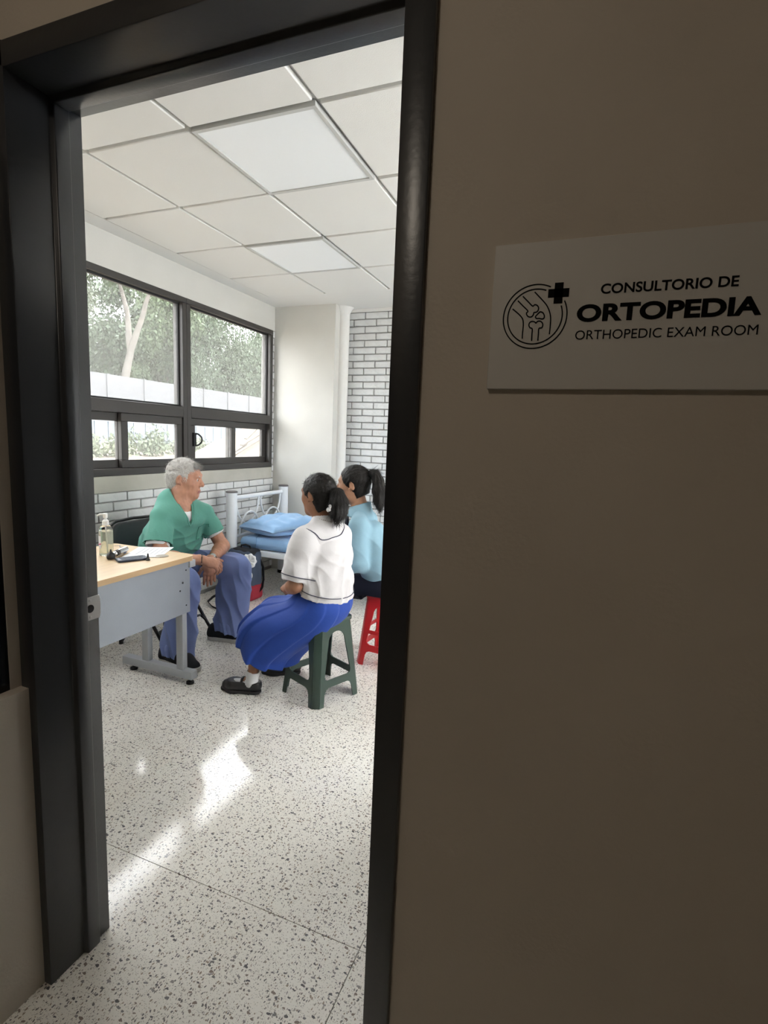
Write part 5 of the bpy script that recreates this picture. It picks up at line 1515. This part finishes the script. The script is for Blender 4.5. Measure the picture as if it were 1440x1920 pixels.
for t in np.linspace(0, 2 * PI, 60, endpoint=False):
    ca, sa = math.cos(t), math.sin(t); k = (abs(ca) ** 2.1 + abs(sa) ** 2.1) ** (-1 / 2.1)
    p = A(-1.292, 2.450, 0) + r1 * (.147 * ca * k) + f1 * (.087 * sa * k)
    zz = np.linspace(1.0, .80, 120); v = C_.sample(np.stack([np.full(120, p[0]), np.full(120, p[1]), zz], 1)); i = np.argmax(v < 0.001)
    pts.append(A(p[0], p[1], (zz[i] if v[i] < .001 else .86) - .004))
MB().tube([Vector(p + unit(A(p[0] + 1.268, p[1] - 2.452, 0)) * .002 - A(ORG)) for p in pts], .0028, 6, closed=True).build('collar_piping', M_PIPE, g1, smooth=60)
# piping on the cuff and above the hem
def loop_on(Fd, c, d, n=40, r1_=.25, out=.002, first=False):
    B = frame_of(d, (0.1, 0.2, 1) if abs(unit(d)[2]) < .9 else (1, 0, 0))
    dirs = [math.cos(t) * B[1] + math.sin(t) * B[2] for t in np.linspace(0, 2 * PI, n, endpoint=False)]
    P = Fd.hit([A(c)] * n, dirs, 0.01, r1_, first); return P + np.array(dirs) * out
MB().tube([Vector(p - A(ORG)) for p in loop_on(T_, cL - dL * .028, dL, 40, .12, .003, True)], .0024, 6, closed=True).build('cuff_piping', M_PIPE, g1, smooth=60)
MB().tube([Vector(p - A(ORG)) for p in loop_on(T_, HP - HNN * .035, HNN, 60, .25, .003)], .0024, 6, closed=True).build('hem_piping', M_PIPE, g1, smooth=60)
nk = MB()
for p in ringpts(NB + A(.012, 0, .035), (.25, 0, 1), .064, 40): nk.lathe([(0.0005, -.003), (.003, 0), (.0005, .003)], 6, Vector(p - A(ORG)))
nk.build('bead_necklace', mat('small_beads', (0.25, 0.2, 0.16), 0.3), g1, smooth=80)
# pleated skirt: rings from the waist forward over the knees
fw = f1
rings = [((-1.275, 2.455, .640), .125 * r1, .100 * fw),
         ((-1.278, 2.455, .575), .158 * r1, .125 * fw),
         ((-1.290, 2.450, .510), .184 * r1, .160 * fw + A(0, 0, .015)),
         ((-1.350, 2.435, .458), .200 * r1, .180 * fw + A(0, 0, .050)),
         ((-1.430, 2.410, .408), .208 * r1, .160 * fw + A(0, 0, .088)),
         ((-1.500, 2.392, .345), .208 * r1, .146 * fw + A(0, 0, .100)),
         ((-1.540, 2.380, .290), .206 * r1, .142 * fw + A(0, 0, .095)),
         ((-1.555, 2.372, .240), .203 * r1, .142 * fw + A(0, 0, .082))]
nA = 192; SV = []; 
def interp_rings(k=5):
    out = []
    R_ = [np.concatenate([A(c), A(a), A(b)]) for c, a, b in rings]
    for i in range(len(R_) - 1):
        p0, p1, p2, p3 = R_[max(i - 1, 0)], R_[i], R_[i + 1], R_[min(i + 2, len(R_) - 1)]
        for s in range(k):
            t = s / k; out.append(0.5 * (2 * p1 + (p2 - p0) * t + (2 * p0 - 5 * p1 + 4 * p2 - p3) * t * t + (3 * p1 - p0 - 3 * p2 + p3) * t ** 3))
    out.append(R_[-1]); return out
RR = interp_rings()
def skirt_ring(q, w, inset):
    o = []
    for j in range(nA):
        t = 2 * PI * j / nA; ca, sa = math.cos(t), math.sin(t); k = (abs(ca) ** 2.4 + abs(sa) ** 2.4) ** (-1 / 2.4)
        ph = (t * 11 / (2 * PI) + 0.12 * math.sin(3 * t)) % 1.0
        saw = (ph if ph < .9 else (1 - ph) / .10 * .9) - .45
        rr_ = (1 + w * .12 * saw + w * .03 * math.sin(5 * t + 9 * w)) * k - inset
        o.append(q[:3] + q[3:6] * ca * rr_ + q[6:9] * sa * rr_)
    return o
nR = len(RR)
for i, q in enumerate(RR): SV += skirt_ring(q, min(1, i / nR * 1.15), 0)
for i, q in enumerate(reversed(RR[nR // 2:])): SV += skirt_ring(q, min(1, (nR - 1 - i) / nR * 1.15), .03)
SF = []
tot = len(SV) // nA
for i in range(tot - 1):
    for j in range(nA): SF.append((i * nA + j, i * nA + (j + 1) % nA, (i + 1) * nA + (j + 1) % nA, (i + 1) * nA + j))
SV = np.array(SV); SV += (0.004 * pnoise(SV, 30, 71))[:, None] * A(.3, .5, .6)
np_mesh('skirt', SV - A(ORG), np.array(SF), M_SKIRT, g1, smooth=True)
for nm, an, hl, to in (('L', anL, (-1.552, 2.278), (-1.786, 2.235)), ('R', anR, (-1.485, 2.590), (-1.700, 2.488))):
    s_ = bpy.data.objects.new('shoe', None); COL.objects.link(s_); s_.parent = g1
    shoe(s_, hl, to, M_SHOEB, M_SOLEB, ORG, .94, True, M_SHOEB, .066)
    d = unit(A(*to, 0) - A(*hl, 0))
    S_ = Field(an - .14, an + .14, .004)
    up = unit((knL if nm == 'L' else knR) - an)
    S_.add(RC(an + A(0, 0, -.03), an + A(0, 0, -.012), .022, .028), .01); S_.add(RC(an + A(0, 0, -.008), an + up * .065, .032, .039, cuts=[(an + up * .052, up)]), .01)
    S_.add(RC(an + A(0, 0, -.030), an + d * .13 + A(0, 0, -.040), .033, .027), .02)
    S_.cut((0, 0, .012), (0, 0, -1)); S_.sub(RC(an + up * .048, an + up * .2, .031, .036), .002)
    field_obj('sock', S_, M_TEE, g1, origin=ORG, smooth=2, disp=lambda V, N: .0008 * np.sin(V[:, 2] * 700))

# ---------------------------------------------------------------- girl in the light blue jacket
ORG = (-1.12, 3.02, 0.0)
g2 = thing('person', 'girl with high black ponytail in light blue collared jacket, seated on the red stool', 'person', ORG)
f2 = unit((-.98, -.17, 0)); r2 = A(-.17, .98, 0)
HC = A(-1.368, 3.0, 1.112); HB = frame_of(f2 + A(0, 0, -.03)); HS = .95
NB = A(-1.318, 3.005, .955)
shL, elL, wrL = A(-1.272, 2.882, .875), A(-1.230, 2.820, .650), A(-1.44, 2.80, .60)
shR, elR, wrR = A(-1.318, 3.135, .875), A(-1.30, 3.21, .650), A(-1.47, 3.12, .60)
hipL, knL, anL = A(-1.12, 2.95, .505), A(-1.54, 2.90, .50), A(-1.70, 2.90, .08)
hipR, knR, anR = A(-1.13, 3.09, .505), A(-1.55, 3.08, .50), A(-1.70, 3.08, .08)
F = Field((-1.86, 2.70, .02), (-.95, 3.30, 1.26), .0045)
HW = add_head(F, HC, HB, HS, NB, .050, True)
F.add(RC((-1.14, 3.02, .52), (-1.25, 3.01, .78), .090, .075, r2, 1.3), .03)
F.add(RC(NB, (-1.26, 3.01, .80), .045, .06, r2, 1.2), .03)
for a in (shR, shL): F.add(RC(NB - A(0, 0, .025), a, .036, .042), .03)
for a, b, c in ((shR, elR, wrR), (shL, elL, wrL)):
    F.add(RC(a, b, .042, .036), .02); F.add(RC(b, c, .037, .024), .02)
for a, b, c in ((hipR, knR, anR), (hipL, knL, anL)):
    F.add(RC(a, b, .078, .052), .03); F.add(RC(b, b + (c - b) * .4, .050, .048), .02); F.add(RC(b + (c - b) * .4, c, .048, .030), .02)
    F.add(RC(c, c + A(-.08, 0, -.03), .030, .026), .02)
add_hand(F, wrL, (-.8, .55, -.15), (-.2, -.3, .9), -1, .88, (0.5, 0.6, 0.4), .3)
add_hand(F, wrR, (-.9, -.3, -.15), (-.2, .3, .9), 1, .88, (0.5, 0.6, 0.4), .3)
field_obj('body', F, [M_SKIN3, M_LIP2], g2, origin=ORG, smooth=1, matfn=lipfn)
for q in (-1, 1):
    eyeball(g2, HW(.0825, q * .0315, .0085), HB[0], .0118 * HS, ORG)
    MB().tube([Vector(HW(.094, q * .014, .028) - A(ORG)), Vector(HW(.0945, q * .030, .032) - A(ORG)), Vector(HW(.085, q * .048, .028) - A(ORG))], [.002, .003, .0015], 6, flat=.6).build('eyebrow', M_BHAIR, g2, smooth=60)
r_ax = unit((.3, .95, 0))
girl_hair(g2, ORG, (-1.268, 3.012, 1.172), [A(-1.248, 3.008, 1.196), A(-1.222, 3.002, 1.192), A(-1.200, 2.996, 1.15), A(-1.188, 2.990, 1.09), A(-1.180, 2.985, 1.03), A(-1.176, 2.982, .985)], [.016, .021, .028, .036, .036, .016], 51, -.105)
MB().tube([Vector(p - A(ORG)) for p in ringpts(A(-1.260, 3.010, 1.186), (1, 0, 1), .020)], .006, 8, closed=True).build('hair_tie', mat('black_hair_tie', (0.02, 0.02, 0.02), .7), g2, smooth=60)
T_ = Field((-1.52, 2.72, .48), (-.94, 3.32, 1.0), .005)
T_.add(RC((-1.145, 3.02, .53), (-1.165, 3.018, .62), .135, .132, r2, 1.32), .03)
T_.add(RC((-1.165, 3.018, .62), (-1.245, 3.01, .80), .132, .100, r2, 1.36), .05)
for a in (shR, shL): T_.add(RC(NB + A(0, 0, -.02), a, .048, .058), .04)
for a, b, c in ((shL, elL, wrL), (shR, elR, wrR)):
    cut_ = b + (c - b) * .30
    T_.add(RC(a, b, .058, .052), .03); T_.add(RC(b, b + (c - b) * .6, .051, .054, cuts=[(cut_, c - b)]), .02)
    T_.sub(RC(cut_ - unit(c - b) * .012, c, .044, .044), .003)
T_.cut((-1.15, 3.02, .535), (.05, 0, -1), (-1.3, 2.7, .40), (-.9, 3.4, .60))
T_.sub(RC(NB + A(0, 0, .0), NB + A(-.01, 0, .12), .040, .052), .006)
def jack_disp(V, N):
    m = np.clip((.88 - V[:, 2]) / .12, 0, 1)
    return m * (.0035 * ridges(V, (.3, .8, .3), 65, 61, 1.0) + .002 * pnoise(V, 70, 63)) + .002 * pnoise(V, 40, 64)
field_obj('jacket', T_, M_JACK, g2, origin=ORG, smooth=2, disp=jack_disp)
K_ = Field((-1.46, 2.86, .86), (-1.18, 3.16, 1.02), .004)
K_.add(RC(NB + A(.012, 0, .040), NB + A(.004, 0, -.035), .057, .094), .01)
K_.sub(RC(NB + A(.012, 0, .062), NB + A(0, 0, -.05), .045, .076), .004)
K_.cut(NB + A(0, 0, .038), (-.35, 0, 1)); K_.cut(NB + A(0, 0, -.044), (-.15, 0, -1))
K_.sub(RC(NB + f2 * .05 + A(0, 0, .05), NB + f2 * .12 + A(0, 0, -.06), .012, .03), .004)
field_obj('collar', K_, M_JACK, g2, origin=ORG, smooth=1)
tie = MB(); tie.tube([Vector(NB + f2 * .085 + A(0, 0, z_) - A(ORG)) for z_ in (-.015, -.05, -.10, -.16)], [.010, .012, .016, .018], 8, flat=.4)
tie.build('neck_tie', M_NAVY, g2, smooth=60)
bt_ = MB()
for p in (elL + (wrL - elL) * .20 + A(.0, -.056, -.02), elL + (wrL - elL) * .20 + A(.0, -.052, .012)): bt_.lathe([(0.0005, -.002), (.005, 0), (.0005, .002)], 12, Vector(p - A(ORG)), Matrix.Rotation(PI / 2, 4, 'X'))
bt_.build('cuff_button', M_WPL, g2)
S_ = Field((-1.66, 2.76, .33), (-.96, 3.28, .62), .006)
S_.add(RC((-1.13, 2.97, .525), (-1.13, 3.07, .525), .125, .125), .03)
S_.add(RC(hipL, knL, .105, .085), .04); S_.add(RC(hipR, knR, .105, .085), .04)
S_.add(RC((-1.13, 3.02, .51), (-1.52, 2.99, .48), .09, .08, r2, 1.6), .05)
S_.cut((0, 0, .447), (0, 0, -1), (-1.235, 2.7, .3), (-.9, 3.4, .6))
S_.cut((-1.60, 0, 0), (-1, 0, -.15)); 
field_obj('dark_skirt', S_, M_NAVY, g2, origin=ORG, smooth=2, disp=lambda V, N: .003 * ridges(V, (0, 1, .3), 80, 66))
for an in (anL, anR):
    s_ = bpy.data.objects.new('shoe', None); COL.objects.link(s_); s_.parent = g2
    shoe(s_, (an[0] + .045, an[1]), (an[0] - .18, an[1] - .01), M_SHOEB, M_SOLEB, ORG, .86, True, M_SHOEB, .066)
    S_ = Field(an - .14, an + .16, .005)
    S_.add(RC(an + A(0, 0, -.03), an + A(0, 0, .065), .036, .038, cuts=[(an + A(0, 0, .052), (0, 0, 1))]), .01)
    S_.add(RC(an + A(0, 0, -.035), an + A(-.11, 0, -.045), .034, .026), .02); S_.cut((0, 0, .012), (0, 0, -1))
    field_obj('sock', S_, M_TEE, g2, origin=ORG, smooth=2)

# ---------------------------------------------------------------- backpack and cap
ORG = (-2.668, 3.645, 0.0)
bg_ = thing('backpack', 'navy backpack with red base pocket and round white emblem on the floor by the bed', 'backpack', ORG)
M_BAGN = mat('navy_nylon', (0.055, 0.075, 0.115), 0.7, 0.3, bump=0.15, bscale=150)
M_BAGR = mat('red_nylon', (0.36, 0.03, 0.05), 0.65, 0.3, bump=0.15, bscale=150)
M_BAGK = mat('black_webbing', (0.012, 0.012, 0.014), 0.7, 0.3, bump=0.1, bscale=200)
c0 = A(ORG)
Bf = Field((-2.84, 3.53, 0.0), (-2.50, 3.77, .47), .005)
Bf.add(BX(c0 + A(0, .005, .215), (.130, .085, .215), .045), .01); Bf.add(BX(c0 + A(0, -.045, .20), (.115, .040, .14), .03), .02)
field_obj('bag_body', Bf, M_BAGN, bg_, origin=ORG, smooth=2, disp=lambda V, N: .004 * pnoise(V, 28, 81) + .002 * pnoise(V, 70, 82))
Bf = Field((-2.84, 3.52, 0.0), (-2.50, 3.77, .20), .005)
Bf.add(BX(c0 + A(0, 0, .075), (.134, .094, .073), .03), .01); Bf.cut(c0 + A(0.0, -.1, .125), (-.25, -.2, 1))
field_obj('base_pocket', Bf, M_BAGR, bg_, origin=ORG, smooth=2, disp=lambda V, N: .003 * pnoise(V, 30, 83))
Bf = Field((-2.84, 3.53, 0.33), (-2.50, 3.77, .47), .005)
Bf.add(BX(c0 + A(0, .012, .385), (.124, .080, .050), .04), .01)
field_obj('top_lid', Bf, M_BAGK, bg_, origin=ORG, smooth=2, disp=lambda V, N: .003 * pnoise(V, 30, 84))
MB().tube([Vector((-.05, .02, .425)), Vector((-.045, .02, .455)), Vector((0, .02, .465)), Vector((.045, .02, .455)), Vector((.05, .02, .425))], .008, 8, flat=.5).build('grab_handle', M_BAGK, bg_, smooth=60)
MB().tube([Vector(p) for p in ((.118, .05, .36), (.15, .06, .28), (.155, .06, .17), (.150, .05, .10), (.125, .03, .06))], .012, 8, flat=.3).build('shoulder_strap', M_BAGK, bg_, smooth=60)
MB().tube([Vector(p) for p in ((-.12, -.06, .10), (-.16, -.10, .05), (-.20, -.16, .02), (-.17, -.26, .012), (-.06, -.34, .010), (.06, -.38, .008))], .010, 8, flat=.3).build('loose_strap', M_BAGK, bg_, smooth=60)
Rx = Matrix.Rotation(PI / 2, 4, 'X')
em = thing('emblem', 'x', 'x'); del em['label']; del em['category']; em.parent = bg_; em.location = (0.110, -.090, .235)
tor = MB().tube([Vector((.036 * math.cos(t), 0, .036 * math.sin(t))) for t in np.linspace(0, 2 * PI, 28, endpoint=False)], .004, 6, closed=True); tor.build('emblem_ring', M_WPL, em, smooth=60)
MB().lathe([(0.0, 0.0), (.034, 0.0), (.034, .003)], 28, (0, 0, 0), Rx).build('emblem_disc', M_BAGK, em)
for dx in (-.012, .012): MB().tube([Vector((dx - .01, -.004, -.008)), Vector((dx - .002, -.004, .008)), Vector((dx + .006, -.004, -.006))], .003, 6).build('emblem_mark', M_WPL, em)
# the cap lying against the bag
ORG = (-2.555, 3.555, .355)
cp = thing('cloth_cap', 'crumpled white cloth cap hanging on the front of the navy backpack', 'cap', ORG)
Cf = Field(A(ORG) - .11, A(ORG) + .11, .004)
Bc = frame_of((.35, -.75, .55))
Cf.add(EL(A(ORG), (.035, .062, .066), Bc), .01); Cf.sub(EL(A(ORG) + Bc[0] * .028, (.026, .050, .054), Bc), .006)
field_obj('crown', Cf, M_TEE, cp, origin=ORG, smooth=1, disp=lambda V, N: .004 * np.sin(np.arctan2((V - A(ORG)) @ Bc[1], (V - A(ORG)) @ Bc[2]) * 9) + .002 * pnoise(V, 120, 91))
MB().lathe([(0.0, 0), (.007, 0.001), (.004, .005)], 10, Vector(Bc[0] * .006), Vector(Bc[0]).to_track_quat('Z', 'Y').to_matrix().to_4x4()).build('crown_button', M_TEE, cp)
